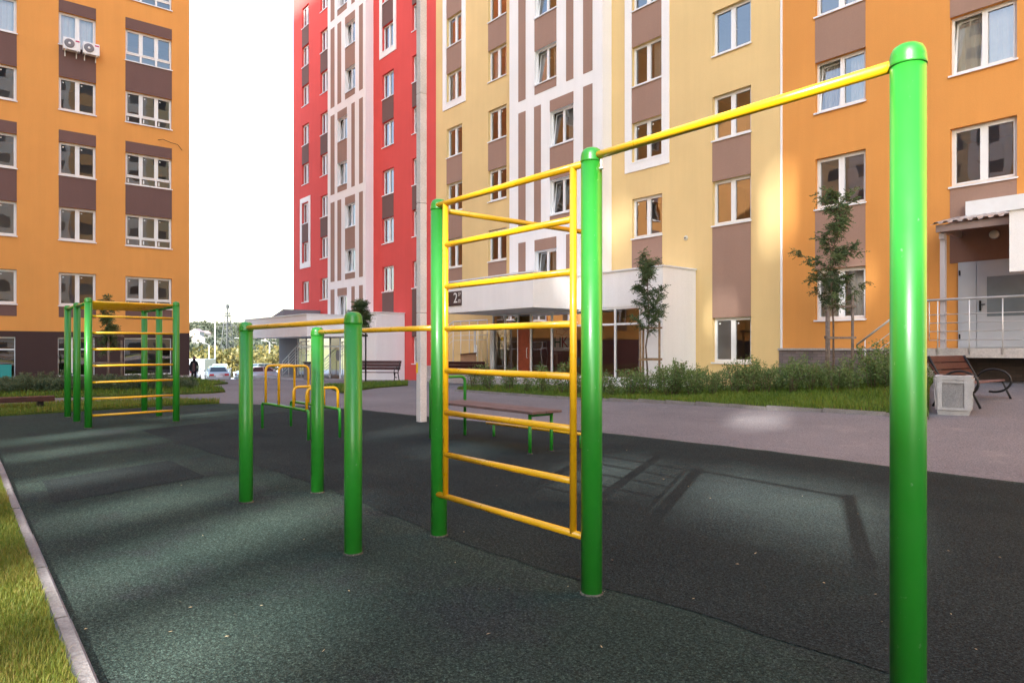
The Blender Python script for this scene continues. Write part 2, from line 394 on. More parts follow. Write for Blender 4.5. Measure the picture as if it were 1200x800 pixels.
def wob(pts, step=.35, amp=.02):
    out = []
    for a, b in zip(pts[:-1], pts[1:]):
        n = max(1, int(math.dist(a, b) / step))
        for k in range(n):
            t = k / n; x = a[0] + (b[0] - a[0]) * t; y = a[1] + (b[1] - a[1]) * t
            out.append((x + random.uniform(-amp, amp) * .5, y + random.uniform(-amp, amp)))
    return out + [pts[-1]]

sheet('road', [(14, .2), (14, 19.6), (-34, 19.6), (-52, 21), (-58, 12), (-50, 6), (-36, 6), (-36, -8), (-17, -8), (-17, .2)], .006, M['asphalt'], 1.5)
sheet('parking_lot', [(-34.6, 9.0), (-48, 9.0), (-48, 4), (-90, -10), (-120, 40), (-52, 70), (-50.5, 21), (-46, 17.2), (-40, 14.5), (-36, 12.6)], .012, M['far_concrete'], 3)
far_edge = [at(*p) for p in ((1400, 590), (1200, 567), (1085, 553), (900, 529), (710, 508), (600, 498), (487, 487.5), (424, 480.5), (340, 475.5), (257, 473))]
rub = wob([(2, .42), (-17.3, .42)], 3, 0) + wob([(-17.3, .42), far_edge[-1]][1:] , 1, .0) + wob(far_edge[::-1], .3, .02) + [(3, far_edge[0][1])]
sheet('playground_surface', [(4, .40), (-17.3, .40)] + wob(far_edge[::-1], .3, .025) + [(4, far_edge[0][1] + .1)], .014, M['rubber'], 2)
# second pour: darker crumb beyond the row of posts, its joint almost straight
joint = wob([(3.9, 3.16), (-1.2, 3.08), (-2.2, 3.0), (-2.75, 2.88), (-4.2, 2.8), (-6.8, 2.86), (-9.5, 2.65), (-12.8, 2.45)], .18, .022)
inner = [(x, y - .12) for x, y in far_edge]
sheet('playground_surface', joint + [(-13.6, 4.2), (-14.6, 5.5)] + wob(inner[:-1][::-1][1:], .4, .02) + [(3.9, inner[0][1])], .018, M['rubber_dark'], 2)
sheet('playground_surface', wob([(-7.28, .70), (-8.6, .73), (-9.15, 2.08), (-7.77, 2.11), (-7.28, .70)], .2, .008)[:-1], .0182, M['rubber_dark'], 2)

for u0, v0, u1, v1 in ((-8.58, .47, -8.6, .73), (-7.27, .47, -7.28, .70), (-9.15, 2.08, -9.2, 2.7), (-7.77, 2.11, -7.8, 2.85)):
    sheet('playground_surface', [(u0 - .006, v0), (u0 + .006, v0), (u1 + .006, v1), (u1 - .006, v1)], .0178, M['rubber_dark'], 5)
# lawns
lawn_front = [att(*p) for p in ((1088, 492), (1040, 487), (900, 480), (750, 471.5), (600, 463), (535, 458.5))]
lawn_poly = lawn_front + [(-19.4, 13.9), (-18.4, 15.2), (-16.4, 16.4), (-14.0, 17.6), (-13.9, 19.45), (-6.6, 19.45), (-5.9, 17.0)]
sheet('lawn', lawn_poly, .07, M['turf'], .8, skirt=.15)
red_lawn = [at(*p) for p in ((478, 452), (440, 455), (400, 461))] + [at(380, 453), at(420, 450), at(478, 448)]
sheet('lawn', red_lawn, .05, M['turf'], .8, skirt=.12)
near_lawn = [(2, .385), (-17.2, .385), (-17.2, -6), (2, -6)]
sheet('lawn', near_lawn, .045, M['dry_turf'], 1, skirt=.1)
strip = [at(*p) for p in ((257, 473.5), (205, 475.5), (100, 482), (0, 488.5), (-80, 494))] + [at(*p) for p in ((-80, 481), (0, 477.5), (100, 473.5), (205, 471.5), (257, 472))]
sheet('lawn', strip, .05, M['turf'], .6, skirt=.1)
bed = [at(*p) for p in ((-60, 471), (0, 468), (130, 465), (200, 463), (250, 461), (264, 459.5), (258, 456), (240, 452.5))] + [(-27.5, 8.3), (-34.9, 8.2), (-34.9, -6)]
sheet('lawn', bed, .06, M['turf'], .8, skirt=.12)

def kerb_run(pts, w, h, L=1.0, gap=.008):
    mb = MB()
    for a, b in zip(pts[:-1], pts[1:]):
        d = math.dist(a, b); n = max(1, round(d / L)); ux, uy = (b[0] - a[0]) / d, (b[1] - a[1]) / d
        for k in range(n):
            t0 = d * k / n + gap / 2; t1 = d * (k + 1) / n - gap / 2
            x0, y0 = a[0] + ux * t0, a[1] + uy * t0
            bm = bmesh.new(); bmesh.ops.create_cube(bm, size=1)
            zc = terrain(x0, y0)
            for v in bm.verts: v.co = Vector((v.co.x * (t1 - t0), v.co.y * w, v.co.z * (h + .1)))
            bmesh.ops.bevel(bm, geom=bm.edges[:], offset=.012, segments=2, affect='EDGES')
            j = random.uniform(-.004, .004)
            mx = Matrix.Translation((x0 + ux * (t1 - t0) / 2 - uy * j, y0 + uy * (t1 - t0) / 2 + ux * j, zc + h / 2 - .05 + random.uniform(-.004, .004))) @ Matrix.Rotation(math.atan2(uy, ux), 4, 'Z')
            mb.add_bm(bm, mx)
    return mb
tag(kerb_run([(2, .425), (-17.3, .425)], .075, .045).build('kerb', M['kerbstone']), kind='structure')
tag(kerb_run([(p[0], p[1] - .05) for p in lawn_front], .08, .07).build('kerb', M['kerbstone']), kind='structure')

# ------------------------------------------------------------------ grass (uncountable)
def in_poly(x, y, poly):
    c_ = False; j = len(poly) - 1
    for i in range(len(poly)):
        xi, yi = poly[i]; xj, yj = poly[j]
        if (yi > y) != (yj > y) and x < (xj - xi) * (y - yi) / (yj - yi) + xi: c_ = not c_
        j = i
    return c_
def seen(x, y, lim=.98):
    X = CA * x + SA * y; Z = -SA * x + CA * y
    return Z > .8 and abs(X / Z) < lim
def blades(name, poly, n, h, w, off, m, bias=0., clump=1.5, tries=40):
    mb = MB(); mb.tone = []
    xs = [p[0] for p in poly]; ys = [p[1] for p in poly]; k = 0; t = 0
    while k < n and t < n * tries:
        t += 1
        x = random.uniform(min(xs), max(xs)); y = random.uniform(min(ys), max(ys))
        if not seen(x, y) or not in_poly(x, y, poly): continue
        q = noise.noise(Vector((x * clump, y * clump, 3.1))); q2 = noise.noise(Vector((x * clump * 4, y * clump * 4, 9)))
        hh = h * random.uniform(.55, 1.15) * (1 + .4 * q + .3 * q2); a = random.uniform(0, 6.28); lean = random.uniform(.1, .75) * hh
        z = terrain(x, y) + off; dx, dy = math.cos(a), math.sin(a); ww = w * random.uniform(.6, 1.2)
        i = len(mb.v)
        mb.v += [(x - dy * ww, y + dx * ww, z), (x + dy * ww, y - dx * ww, z),
                 (x + dy * ww * .7 + dx * lean * .35, y - dx * ww * .7 + dy * lean * .35, z + hh * .6), (x - dy * ww * .7 + dx * lean * .35, y + dx * ww * .7 + dy * lean * .35, z + hh * .6),
                 (x + dx * lean, y + dy * lean, z + hh * .95)]
        mb.face((i, i + 1, i + 2, i + 3)); mb.face((i + 3, i + 2, i + 4))
        tn = max(0, min(1, random.gauss(.42 + bias + q * .35, .2))); mb.tone += [tn, tn]
        k += 1
    return tag(mb.build(name, m), kind='stuff')
near_zone = [(-2.2, .392), (-9, .392), (-9, -2.5), (-2.2, -2.5)]
blades('grass', near_zone, 70000, .05, .0022, .04, M['dry_grass'], .05, 1.6)
blades('grass', [(-9, .392), (-17.2, .392), (-17.2, -1.5), (-9, -1.5)], 12000, .06, .005, .04, M['dry_grass'], .0, 1.2)
blades('grass', lawn_poly, 42000, .12, .007, .06, M['grass'], .0, .8)
blades('grass', red_lawn, 2500, .12, .012, .04, M['grass'], -.1)
blades('grass', strip, 9000, .12, .008, .04, M['grass'], .22)
blades('grass', bed, 20000, .14, .010, .05, M['grass'], -.12, .8)

random.seed(21)
mb = MB()
for k in range(55):
    px, py = random.uniform(20, 1180), random.uniform(520, 795); x, y = at(px, py)
    if y < .5 or y > 8.3 or x > 2: continue
    a = random.uniform(0, 6.28); L = random.uniform(.004, .014); ux, uy = math.cos(a) * L, math.sin(a) * L; z = .021
    mb.quad((x - ux, y - uy, z), (x + uy * .5, y - ux * .5, z + random.uniform(0, .006)), (x + ux, y + uy, z + random.uniform(0, .008)), (x - uy * .5, y + ux * .5, z + random.uniform(0, .006)))
tag(mb.build('leaf_litter', M['dry_leaf'], fix=False), kind='stuff')
# ------------------------------------------------------------------ facade kit
def holes_wall(mb, x0, x1, z0, z1, holes, y=0., depth=.22):
    xs = sorted({x0, x1, *[h[0] for h in holes], *[h[1] for h in holes]}); xs = [x for x in xs if x0 <= x <= x1]
    zs = sorted({z0, z1, *[h[2] for h in holes], *[h[3] for h in holes]}); zs = [z for z in zs if z0 <= z <= z1]
    for za, zb in zip(zs[:-1], zs[1:]):
        run = None
        for xa, xb in list(zip(xs[:-1], xs[1:])) + [(x1, x1)]:
            xm, zm = (xa + xb) / 2, (za + zb) / 2
            solid = xb > xa and not any(h[0] < xm < h[1] and h[2] < zm < h[3] for h in holes)
            if solid and run is None: run = xa
            if not solid and run is not None: mb.quad((run, y, za), (xa, y, za), (xa, y, zb), (run, y, zb)); run = None
    for a, b, c_, d in holes:
        if b <= x0 or a >= x1: continue
        mb.quad((a, y, c_), (a, y + depth, c_), (a, y + depth, d), (a, y, d)); mb.quad((b, y, c_), (b, y, d), (b, y + depth, d), (b, y + depth, c_))
        mb.quad((a, y, d), (a, y + depth, d), (b, y + depth, d), (b, y, d)); mb.quad((a, y, c_), (b, y, c_), (b, y + depth, c_), (a, y + depth, c_))
WM = {}
def window_meshes(w, h, style):
    key = (round(w, 2), round(h, 2), style)
    if key in WM: return WM[key]
    y0, y1 = .13, .20; fw = .055
    f = MB(); p = MB()
    cols = 3 if style.startswith('three') else 2
    zb = h * .25 if style.startswith('three') else 0
    f.box(0, fw, y0, y1, 0, h).box(w - fw, w, y0, y1, 0, h).box(fw, w - fw, y0, y1, 0, fw).box(fw, w - fw, y0, y1, h - fw, h)
    xs = [w * k / cols for k in range(1, cols)]
    for x in xs: f.box(x - .04, x + .04, y0 - .004, y1 - .004, fw + .001, h - fw - .001)
    if zb:
        e = [0] + xs + [w]
        for a, b in zip(e[:-1], e[1:]): f.box(a + (fw if a == 0 else .04) + .001, b - (fw if b == w else .04) - .001, y0 + .003, y1 - .006, zb - .035, zb + .035)
    edges = [fw] + xs + [w - fw]
    for k in range(cols):
        a = edges[k] + (.04 if k else 0); b = edges[k + 1] - (.04 if k < cols - 1 else 0)
        spans = [(fw, zb - .035), (zb + .035, h - fw)] if zb else [(fw, h - fw)]
        for za, zc in spans:
            sw = .042
            if style == 'tilt' and k == 0:
                th = R(7)
                def T(x, yy, z): return (x, .165 + yy * math.cos(th) + (z - za) * math.sin(th), za + (z - za) * math.cos(th))
                for (xa, xb, z1_, z2_) in ((a, a + sw, za, zc), (b - sw, b, za, zc), (a + sw, b - sw, za, za + sw), (a + sw, b - sw, zc - sw, zc)):
                    i = len(f.v); f.box(xa, xb, -.02, .02, z1_, z2_); f.v[i:] = [T(*q) for q in f.v[i:]]
                p.mi = 0; i = len(p.v); p.quad((a + sw, 0, za + sw), (b - sw, 0, za + sw), (b - sw, 0, zc - sw), (a + sw, 0, zc - sw)); p.v[i:] = [T(*q) for q in p.v[i:]]
                continue
            if zc - za > .5:
                for (xa, xb, z1_, z2_) in ((a, a + sw, za, zc), (b - sw, b, za, zc), (a + sw, b - sw, za, za + sw), (a + sw, b - sw, zc - sw, zc)): f.box(xa + .001, xb - .001, y0 - .012, y1 - .02, z1_ + .001, z2_ - .001)
                a2, b2, z1_, z2_ = a + sw, b - sw, za + sw, zc - sw
            else: a2, b2, z1_, z2_ = a, b, za, zc
            p.mi = 0; p.quad((a2, .165, z1_), (b2, .165, z1_), (b2, .165, z2_), (a2, .165, z2_))
            if style.endswith('new'):
                p.mi = 1; q = .06 if zc - za > .5 else .04
                if zc - za > .5: p.quad((a2 + .05, .162, z2_ - .12), (a2 + .05 + q, .162, z2_ - .12), (a2 + .05 + q, .162, z2_ - .07), (a2 + .05, .162, z2_ - .07))
                else: p.quad((a2 + .06, .162, z1_ + .05), (a2 + .11, .162, z1_ + .05), (a2 + .11, .162, z2_ - .05), (a2 + .06, .162, z2_ - .05))
    s = MB(); s.box(-.03, w + .03, -.045, .125, -.028, -.004)
    s.box(-.03, w + .03, -.05, -.044, -.05, -.004)
    WM[key] = (f.mesh('window', M['pvc']), p.mesh('pane', [M['glass'], M['sticker']]), s.mesh('sill', M['white_metal']))
    return WM[key]
IM = {}
def interior_mesh(w, h, var):
    key = (round(w, 2), round(h, 2), var)
    if key in IM: return IM[key]
    m = MB(); y0, y1 = .21, 2.6; a, b, c_, d = -.4, w + .4, -.75, h + .22
    m.mi = 0
    m.quad((a, y1, c_), (b, y1, c_), (b, y1, d), (a, y1, d)); m.quad((a, y0, c_), (a, y1, c_), (a, y1, d), (a, y0, d)); m.quad((b, y0, c_), (b, y0, d), (b, y1, d), (b, y1, c_))
    m.quad((a, y0, d), (a, y1, d), (b, y1, d), (b, y0, d)); m.quad((a, y0, c_), (b, y0, c_), (b, y1, c_), (a, y1, c_))
    m.quad((a, y0, c_), (a, y0, 0), (b, y0, 0), (b, y0, c_))
    if var >= 2:
        m.mi = 1
        rng = [(w * .55, w + .05)] if var == 2 else [(-.05, w * .42), (w * .62, w + .05)] if var == 3 else [(-.05, w + .05)]
        for xa, xb in rng:
            n = 22
            pts = [(xa + (xb - xa) * k / n, .34 + .035 * math.sin(k * 1.9)) for k in range(n + 1)]
            for (x1, q1), (x2, q2) in zip(pts[:-1], pts[1:]): m.quad((x1, q1, -.3), (x2, q2, -.3), (x2, q2, h + .1), (x1, q1, h + .1))
    IM[key] = m.mesh('interior', [M['room'] if var in (0, 2) else M['room_pale'], M['curtain']]); return IM[key]
rw = random.Random(5)
def add_window(root, x, z, w, h, style='two', y=0., var=None):
    f, p, s = window_meshes(w, h, style)
    o = link('window', f, root, (x, y, z)); link('pane', p, o); link('sill', s, o)
    if var is None: var = 0 if style.endswith('new') else rw.choice([0, 1, 2, 2, 3])
    link('interior', interior_mesh(w, h, var), o)
    return o
def panel(root, x0, x1, z0, z1, m, y=0., name='panel'):
    return MB().box(x0, x1, y - .012, y + .003, z0, z1).build(name, m, root)
def surround(root, x0, x1, z0, z1, ix0, ix1, iz0, iz1, y=0.):
    m = MB(); d = .04
    m.box(x0, ix0, y - d, y + .002, z0, z1).box(ix1, x1, y - d, y + .002, z0, z1).box(ix0, ix1, y - d, y + .002, z0, iz0)
    if z1 > iz1: m.box(ix0, ix1, y - d, y + .002, iz1, z1)
    return m.build('window_surround', M['white'], root)
def shell(mb, x0, x1, z0, z1, depth):    # back, ends and roof of a block whose facade is y=0
    mb.quad((x0, 0, z0), (x0, 0, z1), (x0, depth, z1), (x0, depth, z0)); mb.quad((x1, 0, z0), (x1, depth, z0), (x1, depth, z1), (x1, 0, z1))
    mb.quad((x0, depth, z0), (x0, depth, z1), (x1, depth, z1), (x1, depth, z0)); mb.quad((x0, 0, z1), (x1, 0, z1), (x1, depth, z1), (x0, depth, z1))

WV = 19.48
# ---------------- yellow block
yb = thing('apartment_block', 'yellow apartment block with a white striped bay and flat white entrance canopy', 'building', (0, WV, 0))
HY = 34; WH = 1.46
y1c = (-28.96, -27.60); y2c = (-25.48, -24.12); y3c = (-16.72, -15.33); y4c = (-13.26, -11.85)
yel = [(y1c, s_) for s_ in (5.43, 8.23, 11.03, 13.83, 16.63, 19.43)] + [(y2c, s_) for s_ in (5.43, 8.23, 11.03, 13.83, 16.63)] + \
      [(y3c, s_) for s_ in (5.43, 8.23, 11.03, 13.83)] + [(y4c, s_) for s_ in (.93, 5.43, 8.23, 11.03, 13.83)]
holes = [(c_[0], c_[1], s_, s_ + WH) for c_, s_ in yel]
m = MB(); holes_wall(m, -29.95, -10.79, -1.2, HY, holes + [(-23.28, -17.73, .0, HY)]); shell(m, -29.95, -10.79, -1.2, HY, 14)
m.build('wall', M['yellow'], yb, fix=False)
for (c_, s_) in yel:
    new = s_ < 12 and c_ in (y1c, y2c) or c_ == y4c and s_ < 2 or c_ == y3c and s_ < 9
    add_window(yb, c_[0], s_, c_[1] - c_[0], WH, 'new' if new else 'two')
B = M['brown']
for c_, z0, z1 in ((y1c, 9.69, 11.03), (y1c, 6.89, 8.23), (y1c, 3.98, 5.43), (y2c, 15.29, 16.63), (y2c, 9.69, 11.03), (y2c, 4.75, 5.43), (y3c, 4.0, 5.43), (y4c, 6.89, 8.23), (y4c, 2.39, 5.43)):
    panel(yb, c_[0], c_[1], z0, z1 - .055, B)
for c_, z0 in ((y1c, 13.83), (y3c, 8.23)):
    surround(yb, c_[0] - .32, c_[1] + .32, z0 - .34, 26, c_[0], c_[1], z0 - .05, 26)
    for k in range(3):
        if z0 + 2.8 * (k + 1) < 20: panel(yb, c_[0] + .002, c_[1] - .002, z0 + WH + 2.8 * k, z0 + 2.8 * (k + 1) - .055, B)
# bay
def bay(root, x0, x1, z0, z1, wins, strips, cols, dep=.51):
    m = MB(); holes = [(a, b, s_, s_ + 1.42) for a, b, s_ in wins]
    holes_wall(m, x0, x1, z0, z1, holes, -dep, .24)
    m.quad((x0, -dep, z0), (x0, -dep, z1), (x0, .3, z1), (x0, .3, z0)); m.quad((x1, -dep, z0), (x1, .3, z0), (x1, .3, z1), (x1, -dep, z1)); m.quad((x0, -dep, z0), (x0, .3, z0), (x1, .3, z0), (x1, -dep, z0))
    m.build('bay', M['white'], root, fix=False)
    for a, b, s_ in wins: add_window(root, a, s_, b - a, 1.42, 'tilt', -dep)
    for a, b, c_, d in strips: panel(root, a, b, c_, d, B, -dep, 'accent_strip')
    for a, b, c_, d in cols: panel(root, a, b, c_, d, B, -dep)
def bay_plan(breaks, segs, wa, wb, st):
    wins = []; strips = []; cols = []
    for z0, z1, kind, sills in segs:
        w = wa if kind == 'a' else wb
        for x0, x1 in st[kind]: strips.append((x0, x1, z0 + .25, z1 - .25))
        for s_ in sills: wins.append((w[0], w[1], s_))
        lo = z0 + .25
        for s_ in sorted(sills):
            if s_ - .06 > lo + .1: cols.append((w[0], w[1], lo, s_ - .055))
            lo = s_ + 1.42
        if z1 - .25 > lo + .1: cols.append((w[0], w[1], lo, z1 - .25))
    return wins, strips, cols
st = {'a': [(-22.66, -22.18), (-19.69, -19.28), (-18.74, -18.24)], 'b': [(-22.66, -22.18), (-21.63, -21.20), (-18.74, -18.24)]}
bay(yb, -23.28, -17.73, 3.3, HY, *bay_plan(None, [(3.3, 6.17, 'a', [4.03]), (6.17, 11.77, 'b', [6.83, 9.63]), (11.77, 17.37, 'a', [12.43, 15.23]), (17.37, 22.97, 'b', [18.03])], (-21.6, -20.26), (-20.65, -19.28), st))
# entrance porch: canopy in front, glazed hall behind
PV = 17.69 - WV; CV = 15.48 - WV
m = MB()
m.box(-23.4, -17.70, CV, -.02, 2.80, 4.0)
m.box(-17.698, -13.9, PV, -.02, 2.80, 4.02)
m.build('entrance_canopy', M['white'], yb)
m = MB(); m.box(-23.46, -17.64, CV - .05, -.01, 4.001, 4.06); m.box(-17.638, -13.86, PV - .05, -.01, 4.022, 4.07); m.build('roof_flashing', M['white_metal'], yb)
MB().box(-14.8, -13.9, PV, -.02, -.2, 2.799).build('porch_wall', M['white'], yb)
MB().box(-23.2, -14.801, PV - .02, PV + .12, -.3, .32).build('porch_plinth', M['white'], yb)
MB().box(-25.2, -17.9, CV + .3, PV - .021, -.2, .14).build('entrance_step', M['concrete'], yb)
m = MB()
gxs = [-22.85, -22.05, -21.2, -20.42, -19.2, -17.95, -17.55, -15.97, -14.86]
for i, x in enumerate(gxs): m.box(x - .035, x + .035, PV + .02, PV + .09, .321, 2.798)
for a, b in zip(gxs[:-1], gxs[1:]):
    m.box(a + .036, b - .036, PV + .023, PV + .086, 2.18, 2.25); m.box(a + .036, b - .036, PV + .023, PV + .086, .322, .39); m.box(a + .036, b - .036, PV + .023, PV + .086, 2.73, 2.797)
gf = m.build('glazing_frame', M['pvc'], yb)
m = MB()
for a, b in zip(gxs[:-1], gxs[1:]):
    m.quad((a + .03, PV + .055, .36), (b - .03, PV + .055, .36), (b - .03, PV + .055, 2.19), (a + .03, PV + .055, 2.19)); m.quad((a + .03, PV + .056, 2.24), (b - .03, PV + .056, 2.24), (b - .03, PV + .056, 2.74), (a + .03, PV + .056, 2.74))
m.build('pane', M['shop_glass'], gf)
m = MB(); m.mi = 0; m.quad((-23.2, -.05, .0), (-13.95, -.05, 0), (-13.95, -.05, 1.7), (-23.2, -.05, 1.7)); m.mi = 1; m.quad((-23.2, -.05, 1.7), (-13.95, -.05, 1.7), (-13.95, -.05, 2.8), (-23.2, -.05, 2.8)); m.mi = 0
m.quad((-23.2, PV, .15), (-13.95, PV, .15), (-13.95, -.05, .15), (-23.2, -.05, .15)); m.quad((-14.85, PV + .15, 0), (-14.85, -.05, 0), (-14.85, -.05, 2.8), (-14.85, PV + .15, 2.8)); m.mi = 1; m.quad((-22.95, PV + .15, 0), (-22.95, -.05, 0), (-22.95, -.05, 2.8), (-22.95, PV + .15, 2.8))
m.build('entrance_hall', [M['maroon'], M['amber']], yb, fix=False)
dr = MB().box(-21.15, -20.47, PV - .01, PV + .045, .4, 2.17, .01).build('door', M['wood_door'], yb)
MB().tube([(-20.56, PV - .01, 1.0), (-20.56, PV - .06, 1.02), (-20.56, PV - .06, 1.38), (-20.56, PV - .01, 1.4)], .014, 8).build('handle', M['rail'], dr)
# open glazed leaf standing out from the porch
lf = MB(); X = -22.86
lf.box(X - .03, X + .03, PV - .95, PV - .87, .33, 2.35).box(X - .03, X + .03, PV - .10, PV - .02, .33, 2.35).box(X - .029, X + .029, PV - .869, PV - .101, .33, .45).box(X - .029, X + .029, PV - .869, PV - .101, 2.25, 2.35)
lo = lf.build('door', M['pvc'], yb); lo['label'] = 'white glazed leaf swung open'
MB().quad((X, PV - .88, .44), (X, PV - .09, .44), (X, PV - .09, 2.26), (X, PV - .88, 2.26)).build('pane', M['shop_glass'], lo)
MB().tube([(X + .03, PV - .90, 1.05), (X + .10, PV - .90, 1.08), (X + .10, PV - .90, 1.5), (X + .03, PV - .90, 1.53)], .018, 8).build('handle', M['pvc'], lo)
MB().lathe([(.07, -.003), (.07, .003)], 0, 0, 20).build('door_sticker', M['yellow_disc'], yb)
st_ = [o for o in kids(yb) if o.name.startswith('door_sticker')][0]; st_.location = (-22.25, PV + .048, 1.78); st_.rotation_euler = (R(90), 0, 0)
MB().tube([(-24.55, -.10, .2), (-24.55, -.10, 2.79)], .06, 12).build('downpipe', M['trim_brown'], yb)
MB().box(-10.85, -10.79, -.03, .02, .0, HY).build('expansion_joint', M['white'], yb)
m = MB(); m.box(fx(597, WV) - 2.2, fx(594, WV), -1.1, -.02, 4.061, 4.12); m.build('roof_sheet', M['white_metal'], yb)

# ---------------- red block
rb = thing('apartment_block', 'red apartment block with a white striped bay beside the open sky', 'building', (0, WV, 0))
HR = 40
ca, cb, cc_, cd = (-47.5, -46.3), (-44.34, -43.15), (-35.68, -34.35), (-32.33, -31.0)
sills = [4.66 + 2.8 * k for k in range(9)]
rw_ = [(ca, s_) for s_ in sills[:8]] + [(cb, s_) for s_ in sills[:8]] + [(cc_, s_) for s_ in sills[:7]] + [(cd, s_) for s_ in sills[:7]] + [(cd, .55)]
holes = [(c_[0], c_[1], s_, s_ + WH) for c_, s_ in rw_]
m = MB(); holes_wall(m, -49.1, -29.951, -2, HR, holes + [(-42.05, -36.77, 0, HR)]); shell(m, -49.1, -29.951, -2, HR, 14)
m.build('wall', M['red'], rb, fix=False)
for c_, s_ in rw_: add_window(rb, c_[0], s_, c_[1] - c_[0], WH, 'two')
DB = M['dark_brown']
for c_, k in ((ca, 1), (ca, 3), (ca, 5), (ca, 6), (cb, 1), (cb, 3), (cb, 5), (cc_, 1), (cc_, 3), (cc_, 5), (cd, 1), (cd, 3), (cd, 5)):
    panel(rb, c_[0] + .002, c_[1] - .002, sills[k] + WH, sills[k + 1] - .055, DB)
panel(rb, cc_[0], cc_[1], 2.6, 4.6, DB); panel(rb, cd[0], cd[1], .55 + WH, 4.6, DB)
surround(rb, ca[0] - .3, ca[1] + .3, 7.08, 12.1, ca[0], ca[1], 7.41, 11.75)
surround(rb, cc_[0] - .3, cc_[1] + .3, 18.3, 27, cc_[0], cc_[1], 18.61, 27)
st = {'a': [(-41.59, -41.02), (-40.58, -40.05), (-37.6, -37.12)], 'b': [(-41.59, -41.02), (-38.62, -38.18), (-37.6, -37.12)]}
bay(rb, -42.05, -36.77, 2.5, HR, *bay_plan(None, [(2.3, 5.4, 'b', [3.26]), (5.4, 11.0, 'a', [6.06, 8.86]), (11.0, 16.6, 'b', [11.66, 14.46]), (16.6, 22.2, 'a', [17.26, 20.06]), (22.2, 27.8, 'b', [22.86, 25.66])], (-39.49, -38.15), (-40.58, -39.25), st))
m = MB(); m.box(-47.4, -36.9, 15.4 - WV, -.02, 2.05, 3.28); m.box(-36.898, -33.1, PV, -.02, 2.05, 3.3); m.build('entrance_canopy', M['white'], rb)
m = MB(); m.box(-47.46, -36.86, 15.35 - WV, -.01, 3.281, 3.33); m.box(-36.858, -33.05, PV - .05, -.01, 3.302, 3.35); m.build('roof_flashing', M['white_metal'], rb)
MB().box(-35.2, -33.1, PV, -.02, -1, 2.049).build('porch_wall', M['white'], rb)
m = MB(); m.box(-47.2, -44.0, PV, -.02, -1.2, 2.049); m.build('side_wall', M['grey_plaster'], rb)
m = MB(); gx2 = [-43.9, -42.6, -41.4, -40.2, -39.0, -37.6, -36.4, -35.24]
for x in gx2: m.box(x - .045, x + .045, PV + .02, PV + .1, -.6, 2.048)
for a, b in zip(gx2[:-1], gx2[1:]): m.box(a + .046, b - .046, PV + .023, PV + .095, 1.45, 1.53); m.box(a + .046, b - .046, PV + .023, PV + .095, -.6, -.45)
gf = m.build('glazing_frame', M['pvc'], rb)
m = MB()
for a, b in zip(gx2[:-1], gx2[1:]): m.quad((a, PV + .06, -.6), (b, PV + .06, -.6), (b, PV + .06, 2.04), (a, PV + .06, 2.04))
m.build('pane', M['shop_glass'], gf)
m = MB(); m.mi = 0; m.quad((-43.95, -.05, -.7), (-35.2, -.05, -.7), (-35.2, -.05, 2.05), (-43.95, -.05, 2.05)); m.quad((-43.95, PV, -.58), (-35.2, PV, -.58), (-35.2, -.05, -.58), (-43.95, -.05, -.58)); m.build('entrance_hall', [M['amber']], rb, fix=False)
MB().box(-45.5, -33.2, 14.9 - WV, PV - .01, -1.2, -.42).build('entrance_step', M['concrete'], rb)
m = MB(); m.prism([(-47.0, 3.4), (-44.3, 3.4), (-44.3, 3.95), (-45.0, 3.8)], -2.6, -.02); m.build('roof_hatch', M['grey_plaster'], rb)
MB().lathe([(.32, -.004), (.32, .004)], 0, 0, 24).build('door_sticker', M['ac_dark'], rb)
o = [k for k in kids(rb) if k.name.startswith('door_sticker')][0]; o.location = (fx(396, 17.72), PV + .045, .95); o.rotation_euler = (R(90), 0, 0)

# ---------------- orange block on the right
ob = thing('apartment_block', 'orange apartment block on the right with a grey brick plinth and raised side porch', 'building', (0, WV, 0))
o1 = (-9.78, -8.36); o2 = (-6.30, -4.90); o3 = (-2.2, -.8)
ow = [(o1, 2.21), (o1, 5.43), (o1, 8.23), (o1, 11.03), (o2, 5.45), (o2, 8.25), (o3, 5.45), (o3, 8.25)]
holes = [(c_[0], c_[1], s_, s_ + WH) for c_, s_ in ow]
m = MB(); holes_wall(m, -10.789, 12, 1.39, 34, holes, 0); shell(m, -10.789, 12, 1.39, 34, 14); m.build('wall', M['orange'], ob, fix=False)
for c_, s_ in ow: add_window(ob, c_[0], s_, c_[1] - c_[0], WH, 'tilt' if (c_, s_) in (((o2), 8.25), (o1, 8.23)) else 'two', var=4 if c_ is o2 and s_ > 8 else None)  # full pale curtain in the higher o2 window stands in for reflected sky
for c_, z0, z1 in ((o1, 9.69, 11.03), (o1, 3.67, 5.43), (o2, 3.55, 5.45), (o2, 9.71, 11.2), (o3, 9.71, 11.2)): panel(ob, c_[0] + .002, c_[1] - .002, z0, z1 - .055, B)
m = MB(); m.box(-10.88, -6.5, -.05, .2, -.4, 1.33); m.build('plinth', M['brick'], ob)
m = MB(); m.box(-10.90, -6.5, -.09, .2, 1.331, 1.389); m.build('plinth_cap', M['concrete'], ob)
m = MB(); m.box(-6.49, 8, -.03, .2, -.4, 1.17); m.build('plinth', M['dark_brick'], ob)
